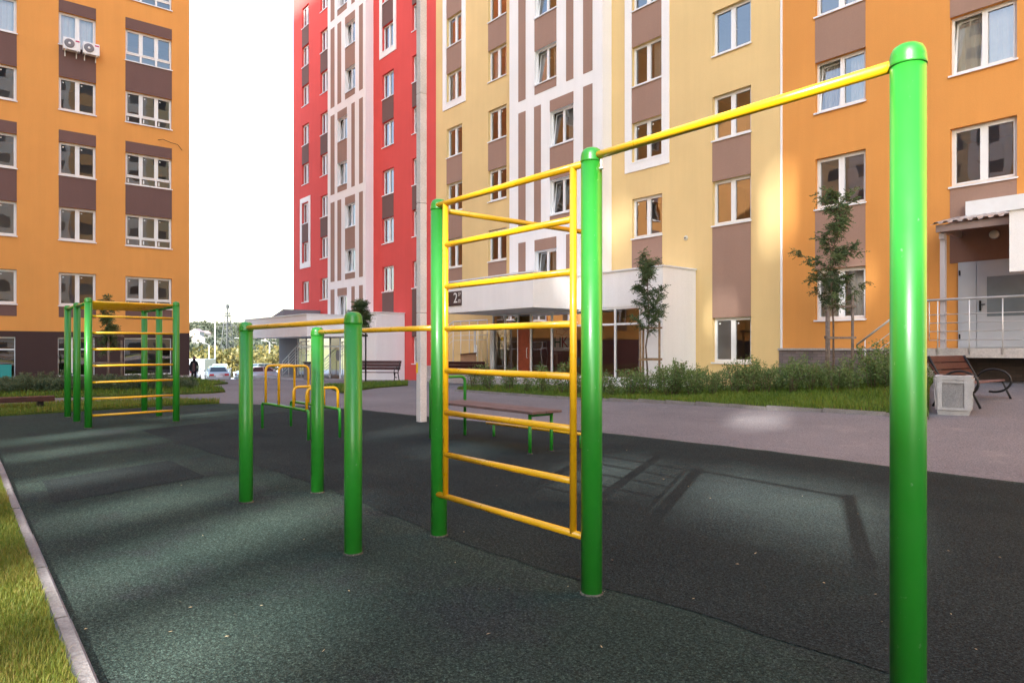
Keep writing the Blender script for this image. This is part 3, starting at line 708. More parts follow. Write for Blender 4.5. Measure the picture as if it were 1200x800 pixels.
# raised porch
m = MB(); m.box(-6.45, 8, 18.2 - WV, -.051, 1.17, 1.39, .01); m.build('porch_slab', M['concrete'], ob)
m = MB()
nst = 8
for k in range(nst): m.box(-6.46 - .30 * (k + 1), -6.46 - .30 * k - .002, 18.3 - WV, -.1, 0, 1.39 - .16 * (k + 1) + .001 * k)
m.build('porch_stair', M['concrete'], ob)
DX0, DX1 = fx(1124, WV), -4.0
d = MB().box(DX0, DX1, -.075, -.035, 1.392, 3.52).build('door_frame', M['door_metal'], ob)
xm = fx(1146, WV)
d1 = MB().box(DX0 + .06, xm - .006, -.10, -.076, 1.42, 3.47).build('door', M['door_metal'], ob)
d2 = MB().box(xm + .006, DX1 - .06, -.10, -.076, 1.42, 3.47).build('door', M['door_metal'], ob)
gp = MB().box(xm + .22, DX1 - .2, -.108, -.101, 2.16, 3.12).build('pane', mat('door_glass', (.16, .20, .23), .12, 0, .15, 2, spec=.7), d2)
MB().box(xm + .06, xm + .10, -.125, -.101, 2.3, 2.55).tube([(xm + .08, -.12, 2.45), (xm + .08, -.17, 2.45), (xm + .2, -.17, 2.45)], .012, 8).build('handle', M['black_steel'], d2)
MB().box(DX0 + .03, DX0 + .06, -.12, -.076, 3.2, 3.32).box(DX0 + .03, DX0 + .06, -.12, -.076, 1.62, 1.74).build('hinge', M['black_steel'], d1)
panel(ob, o2[0], o2[1] + .0, 3.521, 3.548, B); panel(ob, DX0 - .2, -4.2, 3.53, 4.55, M['taupe'], -.016)
# porch roof: corrugated sheets on a beam and a steel post
rx0, rx1 = fx(1091, 18.0), -2.0
n = 60; prof = []
import itertools
def corr(t): 
    q = (t * 1.0) % .2
    return .0 if q < .07 else .045 if .1 < q < .17 else .045 * (q - .07) / .03 if q <= .1 else .045 * (1 - (q - .17) / .03)
xs = []
t = 0
while t < rx1 - rx0: xs += [t, t + .07, t + .1, t + .17]; t += .2
m = MB()
for a, b in zip(xs[:-1], xs[1:]):
    for up in (0, .006):
        za, zb = corr(a + 1e-6) + up, corr(b + 1e-6 if (b * 5) % 1 < .99 else 0) + up
        m.quad((rx0 + a, 17.9 - WV, 4.30 + za), (rx0 + b, 17.9 - WV, 4.30 + zb), (rx0 + b, -.1, 4.62 + zb), (rx0 + a, -.1, 4.62 + za))
pr = m.build('porch_roof', M['roof_metal'], ob, fix=False)
MB().prism([(rx0 + .34, 4.62), (rx1, 4.62), (rx1, 4.98), (rx0 + .34, 4.98)], -.26, -.02).build('flashing', M['white_metal'], pr)
MB().box(rx0 + .1, rx1, 18.0 - WV, 18.09 - WV, 4.13, 4.295).build('beam', M['trim_brown'], pr)
MB().box(rx0 + .12, rx0 + .2, 18.1 - WV, -.05, 4.14, 4.29).build('rafter', M['trim_brown'], pr)
px0 = fx(1104, 18.2)
m = MB(); m.box(px0 - .055, px0 + .055, 18.22 - WV, 18.33 - WV, 1.391, 4.128, .006); m.box(px0 - .08, px0 + .08, 18.2 - WV, 18.35 - WV, 1.392, 1.41); m.prism([(px0 - .05, 3.98), (px0 + .05, 3.98), (px0 + .05, 4.12), (px0 - .05, 4.12)], 18.15 - WV, 18.219 - WV); m.build('roof_post', M['post_paint'], ob)
m = MB(); m.box(-4.55, 2, 17.55 - WV, 18.0 - WV - .11, 3.03, 4.34); m.build('canopy_fascia', M['white'], ob)
MB().box(-4.60, 2, 17.5 - WV, 17.9 - WV, 4.341, 4.38).build('roof_flashing', M['white_metal'], ob)

# wall lamp, round wall fittings and house number
lx, lz = fx(1166, WV), fz(1166, 275, WV)
o = thing('wall_lamp', 'round cream bulkhead lamp on the brown wall under the porch roof', 'lamp', (lx, WV - .028, lz))
m = MB().lathe([(.11, 0), (.11, .03), (.095, .05)], 0, 0, 24); b_ = m.build('lamp_base', M['trim_brown'], o); b_.rotation_euler = (R(90), 0, 0)
m = MB().lathe([(.10, .045), (.098, .06), (.085, .085), (.05, .10), (.01, .104)], 0, 0, 24); b_ = m.build('lamp_shade', mat('lamp_glass', (.62, .57, .48), .4, 0, .03), o); b_.rotation_euler = (R(90), 0, 0)
o = thing('wall_sensor', 'small round cream fitting on the yellow wall right of the young tree', 'sensor', (fx(804, WV), WV, fz(804, 279, WV)))
m = MB().lathe([(.085, 0), (.085, .02), (.06, .05), (.03, .06)], 0, 0, 20); b_ = m.build('housing', mat('cream_plastic', (.6, .55, .45), .5, 0, .03), o); b_.rotation_euler = (R(90), 0, 0)
m = MB().lathe([(.03, .0605), (.028, .07), (.01, .075)], 0, 0, 16); b_ = m.build('lens', M['plastic_black'], o); b_.rotation_euler = (R(90), 0, 0)
ux0, ux1 = fx(526, 15.47), fx(541, 15.47); sz0, sz1 = fz(536, 358, 15.47), fz(536, 341, 15.47)
o = thing('house_number_sign', 'brown house number plate reading 2 on the white entrance canopy', 'sign', ((ux0 + ux1) / 2, 15.478, (sz0 + sz1) / 2))
w_, h_ = (ux1 - ux0), sz1 - sz0
MB().box(-w_ / 2, w_ / 2, -.03, -.001, -h_ / 2, h_ / 2, .006).build('plate', M['sign_brown'], o)
RX = Matrix.Rotation(R(90), 4, 'X')
text_mb('2', h_ * 1.0, Matrix.Translation((w_ * .06, -.034, 0)) @ RX).build('numeral', M['sign_white'], o, fix=False)
text_mb('37', h_ * .32, Matrix.Translation((w_ * .36, -.034, h_ * .25)) @ RX).build('numeral', M['sign_white'], o, fix=False)
text_mb('72', h_ * .32, Matrix.Translation((w_ * .36, -.034, -h_ * .22)) @ RX).build('numeral', M['sign_white'], o, fix=False)
# HK poster behind the hall glass
o = thing('poster', 'pale poster with green and red letters HK inside the entrance glass', 'poster', (fx(657.5, 17.8), 17.80, 0))
z0, z1 = fz(657.5, 411, 17.8), fz(657.5, 382, 17.8); w_ = fx(667, 17.8) - fx(648, 17.8)
MB().box(-w_ / 2, w_ / 2, -.012, .0, z0, z1).build('sheet', M['poster'], o)
hh = z1 - z0
text_mb('H', hh * .62, Matrix.Translation((-w_ * .2, -.016, z0 + hh * .33)) @ RX, .003).build('letter', M['hk_green'], o, fix=False)
text_mb('K', hh * .62, Matrix.Translation((w_ * .24, -.016, z0 + hh * .33)) @ RX, .003).build('letter', M['hk_red'], o, fix=False)
m = MB(); pts = [(.30 * w_ * math.cos(a) * (1 + .16 * math.cos(5 * a)), -.016, z0 + hh * .78 + .13 * hh * math.sin(a) * (1 + .16 * math.cos(5 * a))) for a in [k * 6.283 / 40 for k in range(40)]]
m.tube(pts, .008, 6, closed=True).build('scalloped_outline', M['hk_red'], o)

# ---------------- orange block on the left (facade faces +x)
lb = thing('apartment_block', 'orange apartment block on the left with a dark brown ground floor', 'building', (-35, 8.79, 0), R(90))
L0 = -34.0
c2 = (6.09 - 8.79, 8.02 - 8.79); c1 = (3.56 - 8.79, 4.94 - 8.79); c0 = (.72 - 8.79, 2.10 - 8.79); cm = (-2.1 - 8.79, -.72 - 8.79); cm2 = (-4.7 - 8.79, -3.3 - 8.79)
ls = [3.23, 6.05, 8.85, 11.65, 14.45, 17.25]
lw = [(c_, s_) for c_ in (c2, c1, c0, cm, cm2) for s_ in ls]
holes = [(c_[0], c_[1], s_, s_ + 1.42) for c_, s_ in lw]
m = MB(); holes_wall(m, L0, 0, 2.1, 27, holes); shell(m, L0, 0, 2.1, 27, 13); m.build('wall', M['orange_west'], lb, fix=False)
for c_, s_ in lw:
    three = c_ is c2
    lit = s_ > 14
    add_window(lb, c_[0], s_, c_[1] - c_[0], 1.42, ('three' if three else '') + ('two' if lit and not three else '' if lit else 'new') or 'two', var=rw.choice([4, 1, 4]) if lit else 0)
for c_ in (c2, c1, c0, cm, cm2):
    panel(lb, c_[0], c_[1], 2.72, 3.17, DB)
    for base in (6.05, 11.65):
        panel(lb, c_[0], c_[1], base + 1.42, base + 2.745, DB); panel(lb, c_[0], c_[1], base + 2.8 + 1.42, base + 2.8 + 1.42 + .5, DB)
# ground floor with shop windows
sh = [(c2[0] - .05, c2[1] - .02), (c1[0] - .03, c1[1] - .05), (c0[0] - .1, c0[1] - .05), (cm[0], cm[1])]
holes = [(a, b, .16, 1.86) for a, b in sh]
m = MB(); holes_wall(m, L0, 0, -1.2, 2.099, holes, -.012); shell(m, L0 + .003, -.003, -1.2, 2.09, 12.9); m.build('ground_floor_wall', M['umber'], lb, fix=False)
for i, (a, b) in enumerate(sh):
    w_ = b - a; f = MB(); y0, y1 = .08, .15; xs = [0, w_ * .42, w_ * .76, w_] if i == 0 else [0, w_ * .38, w_] 
    for x in xs: f.box(max(0, x - .03), min(w_, x + .03), y0, y1, 0, 1.70)
    for p, q in zip(xs[:-1], xs[1:]):
        for z_ in (0., 1.15, 1.64): f.box(p + .031, q - .031, y0 + .003, y1 - .003, z_, z_ + .06)
    f = f.build('shop_window', M['pvc'], lb, (a, -.012, .16))
    MB().quad((.02, .115, .05), (w_ - .02, .115, .05), (w_ - .02, .115, 1.66), (.02, .115, 1.66)).build('pane', M['shop_glass'], f, fix=False)
    m = MB(); m.mi = 0; m.quad((-.6, 3, -.1), (w_ + .6, 3, -.1), (w_ + .6, 3, 1.8), (-.6, 3, 1.8)); m.quad((-.6, .22, 1.72), (-.6, 3, 1.72), (w_ + .6, 3, 1.72), (w_ + .6, .22, 1.72)); m.quad((-.6, .22, -.1), (-.6, 3, -.1), (-.6, 3, 1.8), (-.6, .22, 1.8)); m.quad((w_ + .6, .22, -.1), (w_ + .6, .22, 1.8), (w_ + .6, 3, 1.8), (w_ + .6, 3, -.1)); m.quad((-.6, .22, -.05), (w_ + .6, .22, -.05), (w_ + .6, 3, -.05), (-.6, 3, -.05))
    m.build('interior', M['umber'], f, fix=False)
MB().box(L0, .0, -.04, -.013, -.4, .10).build('plinth', M['concrete'], lb)
for i, (yy, lab) in enumerate(((4.0, 'white air conditioner unit under the upper left window, nearer the frame edge'), (4.72, 'white air conditioner unit under the upper left window, right one of the pair'))):
    o = thing('air_conditioner', lab, 'air conditioner', (-35, yy, 14.18 - .0), R(90), 'air conditioner units on the left block')
    MB().box(-.31, .31, -.36, -.09, .0, .5, .02).build('casing', M['ac_white'], o)
    g_ = MB().lathe([(.19, 0), (.19, .012), (.15, .016), (.05, .018), (.02, .018)], 0, 0, 24).build('fan_grille', M['ac_dark'], o, (-.09, -.361, .26)); g_.rotation_euler = (R(90), 0, 0)
    q_ = MB().lathe([(.05, .019), (.05, .024), (.01, .026)], 0, 0, 16).build('hub', M['ac_white'], g_)
    MB().box(.13, .28, -.366, -.361, .38, .44).build('badge', M['ac_logo'], o)
    for x in (-.22, .2): MB().box(x - .02, x + .02, -.34, -.013, -.04, -.001).box(x - .02, x + .02, -.05, -.013, -.22, -.041).build('bracket', M['pvc'], o)
o = tag(MB().tube([(-34.97, 7.42, 11.05), (-34.8, 7.6, 11.08), (-34.85, 7.95, 11.0), (-34.9, 8.25, 10.98), (-34.9, 8.4, 10.8), (-34.93, 8.45, 10.75)], .013, 6).build('loose_cable', M['wire']), 'short dark cable end sticking out of the left orange wall', 'cable')
o = thing('notice_board', 'teal board leaning against the ground floor window at the left edge', 'board', (-34.75, 1.55, .0), R(90)); 
MB().box(-.75, .35, -.2, -.16, .10, .72, .01).build('face', M['teal'], o); MB().box(-.7, -.66, -.15, .0, 0, .5).box(.26, .3, -.15, 0, 0, .5).build('brace', M['stake_wood'], o)

# ------------------------------------------------------------------ playground equipment
POST_R = .06
def post(root, x, y, h, r=POST_R):
    o = MB().lathe([(r, -.2), (r, h - .075)], x, y, 32).build('post', M['green'], root)
    rr = r + .002
    MB().lathe([(rr, h - .083), (rr + .0015, h - .079), (rr + .0015, h - .072), (rr, h - .067), (rr * .99, h - .05), (rr * .93, h - .03), (rr * .80, h - .014), (rr * .55, h - .004), (rr * .25, h), (.004, h + .0005)], x, y, 32).build('post_cap', M['green'], o)
    c_ = MB().lathe([(r + .010, .0), (r + .007, .019), (r + .003, .023), (r + .0005, .024)], x, y, 24).build('base_sealant', M['ring'], o)
    return o
def bar(root, a, b, r=.022, name='bar', n=14, m='yellow_paint'): return MB().tube([a, b], r, n).build(name, M[m], root)
P3, P4, P5, P6, P7 = (-6.26, 2.72), (-4.25, 2.79), (-2.70, 2.80), (-1.02, 2.73), (-4.25, 4.43)
fr = thing('pull_up_frame', 'large green and yellow climbing frame with wall ladder and high bar in front', 'climbing frame', (-4.25, 2.79, 0))
fr.location = (0, 0, 0)
post(fr, *P3, 1.60); post(fr, *P4, 2.50); post(fr, *P5, 2.53); post(fr, *P6, 2.52); post(fr, *P7, 2.5)
def b3(p, z): return (p[0], p[1], z)
def between(a, b, za, zb, r0=.05):
    A, Bv = Vector(b3(a, za)), Vector(b3(b, zb)); d_ = (Bv - A).normalized(); return A + d_ * r0, Bv - d_ * r0
bar(fr, *between(P5, P6, 2.478, 2.455), .0225, 'high_bar'); bar(fr, *between(P3, P4, 1.552, 1.548), .021, 'low_bar'); bar(fr, *between(P4, P7, 2.42, 2.42), .021, 'cross_bar')
# ladder rungs touch the front of the posts and stick out a little past them
def lad(u): t = (u - P4[0]) / (P5[0] - P4[0]); return P4[1] + (P5[1] - P4[1]) * t
zt, zb_ = 2.445, .328
A, Bv = (P4[0] + .02, lad(P4[0]) - .03), (P5[0] - .045, lad(P5[0]) - .02)
bar(fr, b3(A, zt), b3(Bv, zt), .021, 'rung'); bar(fr, b3(A, zb_), b3(Bv, zb_), .021, 'rung')
ua, ub = -4.12, -2.825
ya = A[1] + (Bv[1] - A[1]) * .08; yb_ = Bv[1] - .002
bar(fr, (ua, ya, zb_), (ua, ya, zt), .021, 'ladder_upright'); bar(fr, (ub, yb_, zb_), (ub, yb_, zt), .021, 'ladder_upright')
for k in range(1, 7):
    z = zb_ + (zt - zb_) * k / 7; bar(fr, (ua + .012, ya, z), (ub - .012, yb_, z), .0205, 'rung')
for p, dx in ((P5, .075),):
    MB().tube([(p[0] + dx, p[1], 2.45), (p[0] + dx, p[1], 2.40)], .008, 8).lathe([(.014, 2.395), (.014, 2.405)], p[0] + dx, p[1], 6).build('bolt', M['rail'], fr)
lo_ = thing('parallel_bar', 'short pair of green posts joined by one low yellow bar', 'exercise bar')
P1, P2 = (-6.27, 2.05), (-4.25, 2.10)
post(lo_, *P1, 1.635); post(lo_, *P2, 1.645); bar(lo_, *between(P1, P2, 1.58, 1.585), .021)

mk = thing('monkey_bars', 'green monkey bars with yellow rungs standing in front of the left block', 'climbing frame')
Ax = [(-13.78, 1.83), (-15.08, 1.82), (-16.22, 1.80)]; Bx = [(-13.95, 3.27), (-15.22, 3.25), (-16.33, 3.20)]
for p, h_ in zip(Ax + Bx, (2.27, 2.25, 2.25, 2.27, 2.25, 2.25)): post(mk, *p, h_)
for row in (Ax, Bx):
    for p, q in zip(row[:-1], row[1:]): bar(mk, *between(p, q, 2.18, 2.18), .03, 'side_beam', m='green')
for k in range(10):
    t = k / 9; a = Vector(b3(Ax[0], 2.20)).lerp(Vector(b3(Ax[2], 2.20)), t); b_ = Vector(b3(Bx[0], 2.20)).lerp(Vector(b3(Bx[2], 2.20)), t)
    bar(mk, a, b_, .02, 'rung', 10)
for k in range(7): bar(mk, *between(Ax[0], Bx[0], .225 + k * .288, .225 + k * .288), .02, 'rung', 10)

dp = thing('step_frame', 'low green frame with four yellow hoops behind the low bar', 'exercise frame')
for y_ in (4.12, 4.62):
    m = MB()
    def arc(p0, p1, p2, r, n=5):
        p0, p1, p2 = Vector(p0), Vector(p1), Vector(p2); d0 = (p0 - p1).normalized(); d2 = (p2 - p1).normalized()
        a, b_ = p1 + d0 * r, p1 + d2 * r
        return [((1 - t) ** 2) * a + 2 * t * (1 - t) * p1 + t * t * b_ for t in [k / n for k in range(n + 1)]]
    pts = [(-11.76, y_, 0)] + arc((-11.76, y_, 0), (-11.76, y_, .46), (-9.8, y_, .46), .06) + arc((-11.76, y_, .46), (-9.8, y_, .46), (-9.8, y_, 0), .06) + [(-9.8, y_, 0)]
    m.tube(pts, .023, 12).build('rail', M['green'], dp)
    for x in (-11.76, -9.8): MB().lathe([(.04, 0), (.04, .02), (.026, .024)], x, y_, 14).build('foot', M['plastic_black'], dp)
for x, zt_ in ((-11.6, 1.10), (-11.0, 1.10), (-10.38, .79), (-9.87, .79)):
    pts = [(x, 4.12, .46)] + arc((x, 4.12, .4), (x, 4.12, zt_), (x, 4.62, zt_), .09) + arc((x, 4.12, zt_), (x, 4.62, zt_), (x, 4.62, .4), .09) + [(x, 4.62, .46)]
    MB().tube(pts, .021, 12).build('hoop', M['yellow_paint'], dp)

sb = thing('exercise_bench', 'brown board exercise bench on green pipe legs beyond the ladder', 'bench')
m = MB(); m.box(-8.85, -6.58, 5.74, 5.975, .545, .58, .006).box(-8.85, -6.58, 5.985, 6.26, .545, .58, .006); m.build('board', M['plank'], sb)
for x, y_ in ((-6.72, 5.82), (-6.72, 6.2)):
    l_ = MB().tube([(x, y_, 0), (x, y_, .544)], .024, 12).build('leg', M['green'], sb); MB().lathe([(.04, 0), (.04, .03), (.027, .034)], x, y_, 14).build('foot', M['plastic_black'], l_)
MB().tube([(-6.72, 5.82, .52), (-6.72, 6.2, .52)], .02, 10).build('cross_bar', M['green'], sb)
pts = [(-8.85, 5.66, 0)] + arc((-8.85, 5.66, 0), (-8.85, 5.66, .95), (-8.85, 6.30, .95), .09) + arc((-8.85, 5.66, .95), (-8.85, 6.30, .95), (-8.85, 6.30, 0), .09) + [(-8.85, 6.30, 0)]
MB().tube(pts, .024, 12).build('handle_hoop', M['green'], sb)
pb = thing('push_up_bar', 'low yellow bar on short green legs behind the exercise bench', 'exercise bar')
bar(pb, (-8.62, 6.56, .215), (-6.35, 6.72, .215), .021)
for x, y_ in ((-8.45, 6.57), (-6.66, 6.70)): MB().tube([(x, y_, 0), (x, y_, .2)], .022, 12).build('leg', M['green'], pb)

# ------------------------------------------------------------------ lamp post
lp = thing('lamp_post', 'tall square grey concrete lamp post at the edge of the playground', 'lamp post', (-10.98, 6.82, 0))
m = MB()
for k in range(5): m.box(-.072, .072, -.072, .072, -.3 if k == 0 else 2.05 * k + .004, 2.05 * (k + 1), .012)
m.build('column', M['lamp_concrete'], lp)
MB().tube([(0, 0, 10.2), (0, 0, 10.7), (.5, -.6, 11.0), (.7, -.85, 11.02)], .035, 10).build('arm', M['rail'], lp); MB().box(.55, .9, -1.15, -.8, 10.95, 11.05, .03).build('lamp_head', M['trim_brown'], lp)
MB().box(-.07, -.01, -.078, -.0725, .93, 1.12).build('tag_sticker', M['yellow_disc'], lp)

# ------------------------------------------------------------------ benches
def park_bench(label, loc, rz, arms=True, L=1.95):
    t = thing('park_bench', label, 'bench', loc, rz)
    for k in range(3): MB().box(-L / 2, L / 2, 0, .13, -.015, .015, .006).build('back_slat', M['bench_wood'], t)
    for k, o in enumerate([c_ for c_ in kids(t)]):
        o.location = (0, .30 + .075 * k, .52 + .13 * k); o.rotation_euler = (R(60), 0, 0)
    for k in range(3): MB().box(-L / 2, L / 2, -.055, .055, -.015, .015, .006).build('seat_slat', M['seat_wood'], t, (0, -.14 + .14 * k, .43 - .012 * k))
    for x in (-L / 2 + .06, L / 2 - .06):
        f = MB()
        f.tube([(x, -.34, 0), (x, -.17, .41), (x, .2, .39)], .021, 8)
        f.tube([(x, .40, 0), (x, .2, .39), (x, .33, .62), (x, .47, .90)], .021, 8)
        pts = [(x, -.02 + .29 * math.cos(a), .42 + .215 * math.sin(a)) for a in [R(-70 - 220 * 0 + q) for q in range(-115, 160, 12)]]
        pts = [(x, -.03 + .28 * math.cos(R(a)), .42 + .22 * math.sin(R(a))) for a in range(20, 300, 14)]
        f.tube(pts, .021, 8)
        f.build('arm_frame', M['black_steel'], t)
    return t
nbx, nby = att(1145, 484)
BENCH_R = (nbx - .3, nby + .95, terrain(nbx, nby + .9))
park_bench('brown slatted bench with curved black arms beside the concrete bin', BENCH_R, R(90))
bx, by = at(440, 446.5)
park_bench('brown slatted bench in front of the red block entrance', (bx, by, terrain(bx, by)), R(42))
bx2, by2 = at(541, 450)
park_bench('dark slatted bench with a cardboard box on it, under the white canopy', (bx2, by2, terrain(bx2, by2)), R(225))
cbx = thing('cardboard_box', 'torn brown cardboard box resting on the bench by the canopy', 'box', (bx2 + .05, by2 + .28, terrain(bx2, by2) + .44), R(52))
MB().box(-.3, .3, -.15, .2, 0, .70, .01).build('carton', M['cardboard'], cbx)
m = MB(); m.quad((-.3, -.15, .70), (.3, -.15, .70), (.34, -.34, .80), (-.28, -.32, .74)); m.quad((-.3, .2, .70), (-.3, -.15, .70), (-.5, -.1, .78), (-.48, .2, .76)); m.build('flap', M['cardboard'], cbx, fix=False)
lbn = thing('low_bench', 'low dark red plank bench on the grass strip at the left edge', 'bench', (-18.35, .0, .05), R(90))
MB().box(-2.2, 1.78, -.16, .16, .17, .28, .01).build('plank', M['bench_wood'], lbn)
for x in (-1.2, 1.52): MB().box(x - .06, x + .06, -.1, .1, -.05, .169).build('leg', M['black_steel'], lbn)

# ------------------------------------------------------------------ litter bin
lbx, lby = att(1112, 487)
BIN_S = .82
bn_ = thing('litter_bin', 'square pale speckled concrete litter bin beside the right bench', 'bin', (lbx, lby + .25, terrain(lbx, lby)), R(14))
def frust(mb, w0, d0, z0, w1, d1, z1):
    i = len(mb.v)
    mb.v += [(-w0, -d0, z0), (w0, -d0, z0), (w0, d0, z0), (-w0, d0, z0), (-w1, -d1, z1), (w1, -d1, z1), (w1, d1, z1), (-w1, d1, z1)]
    for q in ((0, 3, 2, 1), (4, 5, 6, 7), (0, 1, 5, 4), (1, 2, 6, 5), (2, 3, 7, 6), (3, 0, 4, 7)): mb.face([i + k for k in q])
m = MB(); frust(m, .27, .27, .0, .29, .29, .10); frust(m, .285, .285, .101, .325, .325, .80)
body = m.build('body', M['bin_stone'], bn_)
def side_panel(a, w0, w1, z0, z1, off, name, mt, parent):
    m = MB(); R_ = Matrix.Rotation(a, 4, 'Z')
    def half(z): return .285 + .04 * (z - .1) / .7
    i = len(m.v)
    for o_ in (0, off):
        for (w, z) in ((-w0, z0), (w0, z0), (w1, z1), (-w1, z1)): m.v.append(tuple(R_ @ Vector((w, -half(z) - o_, z))))
    for q in ((4, 5, 6, 7), (0, 1, 5, 4), (1, 2, 6, 5), (2, 3, 7, 6), (3, 0, 4, 7)): m.face([i + k for k in q])
    return m.build(name, mt, parent)
for a in (0, R(90), R(180), R(270)):
    m = MB(); Rm = Matrix.Rotation(a, 4, 'Z')
    for (x0, x1, z0, z1) in ((-.30, -.21, .12, .79), (.21, .30, .12, .79), (-.209, .209, .12, .17), (-.209, .209, .69, .725), (-.209, .209, .755, .79)):
        i = len(m.v); m.box(x0 * .93, x1 * .93, -.03, 0, z0, z1); m.v[i:] = [tuple(Rm @ Vector((q[0], q[1] - (.285 + .04 * (q[2] - .1) / .7), q[2]))) for q in m.v[i:]]
    m.build('side_frame', M['bin_stone'], body); side_panel(a, .19, .20, .175, .685, .004, 'side_panel', M['bin_panel'], body)
MB().box(-.335, .335, -.335, .335, .801, .84, .015).build('rim', M['bin_stone'], bn_)
MB().box(-.2, .2, -.2, .2, .8405, .845).build('opening', M['plastic_black'], bn_); bn_.scale = (BIN_S,) * 3

# ------------------------------------------------------------------ railings
rl = thing('railing', 'white steel railing along the raised porch on the right', 'railing', (0, 18.16, 1.39))
ra, rb2 = fx(1072, 18.16), 4.0
m = MB(); m.tube([(ra, 0, 1.15), (rb2, 0, 1.15)], .028, 12).build('handrail', M['rail'], rl)
for z in (.80, .60, .40, .19): MB().tube([(fx(1089, 18.16), 0, z), (rb2, 0, z)], .010, 8).build('rod', M['rail'], rl)
MB().tube([(fx(1089, 18.16), 0, .19), (fx(1089, 18.16), 0, 1.13)], .010, 8).build('rod', M['rail'], rl)
for k, px in enumerate((1099, 1136, 1175)):
    x = fx(px, 18.16); MB().tube([(x, 0, -.14), (x, 0, 1.13)], .014, 10).build('baluster', M['rail'], rl)
for x in (-3.2, -2.0, -.8): MB().tube([(x, 0, -.14), (x, 0, 1.13)], .014, 10).build('baluster', M['rail'], rl)
sr = thing('railing', 'sloping stair railing behind the shrubs at the foot of the porch', 'railing', (0, 18.16, 0))
xa, za = fx(1072, 18.16), 1.39 + 1.15; xb, zb2 = fx(1004, 18.16), fz(1004, 404, 18.16)
for k, off in enumerate((0, -.33, -.55, -.77)):
    MB().tube([(xb, 0, zb2 + off), (xa, 0, za + off)], .026 if k == 0 else .011, 10).build('handrail' if k == 0 else 'rod', M['rail'], sr)
for t in (.15, .62): x = xb + (xa - xb) * t; z = zb2 + (za - zb2) * t; MB().tube([(x, 0, z - 1.15), (x, 0, z - .01)], .014, 10).build('baluster', M['rail'], sr)
er = thing('railing', 'thin grey ramp railing under the white entrance canopy', 'railing', (0, 18.3, 0))
xs = [fx(q, 18.3) for q in (522, 531, 540, 550, 560, 571)]
zt3 = fz(548, 376, 18.3)
pts = [(fx(505, 18.3), 0, zt3 - .9), (xs[1] , 0, zt3), (xs[5], 0, zt3)]
MB().tube(pts, .028, 10).build('handrail', M['rail'], er)
for k in (1, 2, 3, 4): MB().tube([(x_[0], 0, x_[2] - .22 * k) for x_ in pts], .011, 8).build('rod', M['rail'], er)
for x in xs[1:]: MB().tube([(x, 0, .1), (x, 0, zt3)], .018, 8).build('baluster', M['rail'], er)
MB().box(fx(515, 18.3), fx(572, 18.3), -.9, .9, -.1, .55).build('ramp', M['concrete'], er)
rr_ = thing('railing', 'pale steel stair railing left of the red block entrance', 'railing', (0, 16.4, 0))
X0, X1 = fx(331, 16.4), fx(353, 16.4); Z0, Z1 = fz(331, 424, 16.4), fz(352, 400, 16.4)
for k in range(5): MB().tube([(X0, 0, Z0 - .2 * k), (X1, 0, Z1 - .2 * k), (X1 + 1.2, 0, Z1 - .2 * k)], .03 if k == 0 else .014, 8).build('handrail' if k == 0 else 'rod', M['rail'], rr_)
for t in (0., .35, .7, 1.): x = X0 + (X1 - X0) * t; z = Z0 + (Z1 - Z0) * t; MB().tube([(x, 0, -.7), (x, 0, z)], .022, 8).build('baluster', M['rail'], rr_)
ux, uy = at(367, 440); 
o = thing('litter_bin', 'dark urn bin at the steps of the red block entrance', 'bin', (ux, uy, terrain(ux, uy)))
MB().box(-.4, .4, -.35, .35, -.05, .85, .05).build('body', M['grey_plaster'], o); MB().box(-.43, .43, -.38, .38, .851, .92, .02).build('rim', M['plastic_black'], o)

# ------------------------------------------------------------------ trees
def pinnate(mb, base, d, up, L, n, lw, ll, tone):
    d = d.normalized(); up = Vector((random.gauss(0, .6), random.gauss(0, .6), 1)).normalized(); side = d.cross(up).normalized(); up = side.cross(d).normalized()
    droop = random.uniform(.25, .6)
    for k in range(1, n + 1):
        t = k / n; p = base + d * (L * t) - Vector((0, 0, 1)) * droop * L * t * t * .7
        for sgn in ((-1, 1) if k < n else (0,)):
            q = (side * sgn * .9 + d * (.45 if sgn else 1) + Vector((0, 0, random.uniform(-.35, .1)))).normalized()
            l_ = ll * (1 - .35 * abs(t - .5)) * random.uniform(.8, 1.15); w = q.cross(Vector((random.gauss(0, 1), random.gauss(0, 1), random.gauss(0, .8)))).normalized() * lw
            i = len(mb.v); mb.v += [tuple(p), tuple(p + q * l_ * .45 + w), tuple(p + q * l_), tuple(p + q * l_ * .45 - w)]
            mb.face((i, i + 1, i + 2, i + 3)); mb.tone.append(max(0, min(1, tone + random.uniform(-.12, .12))))
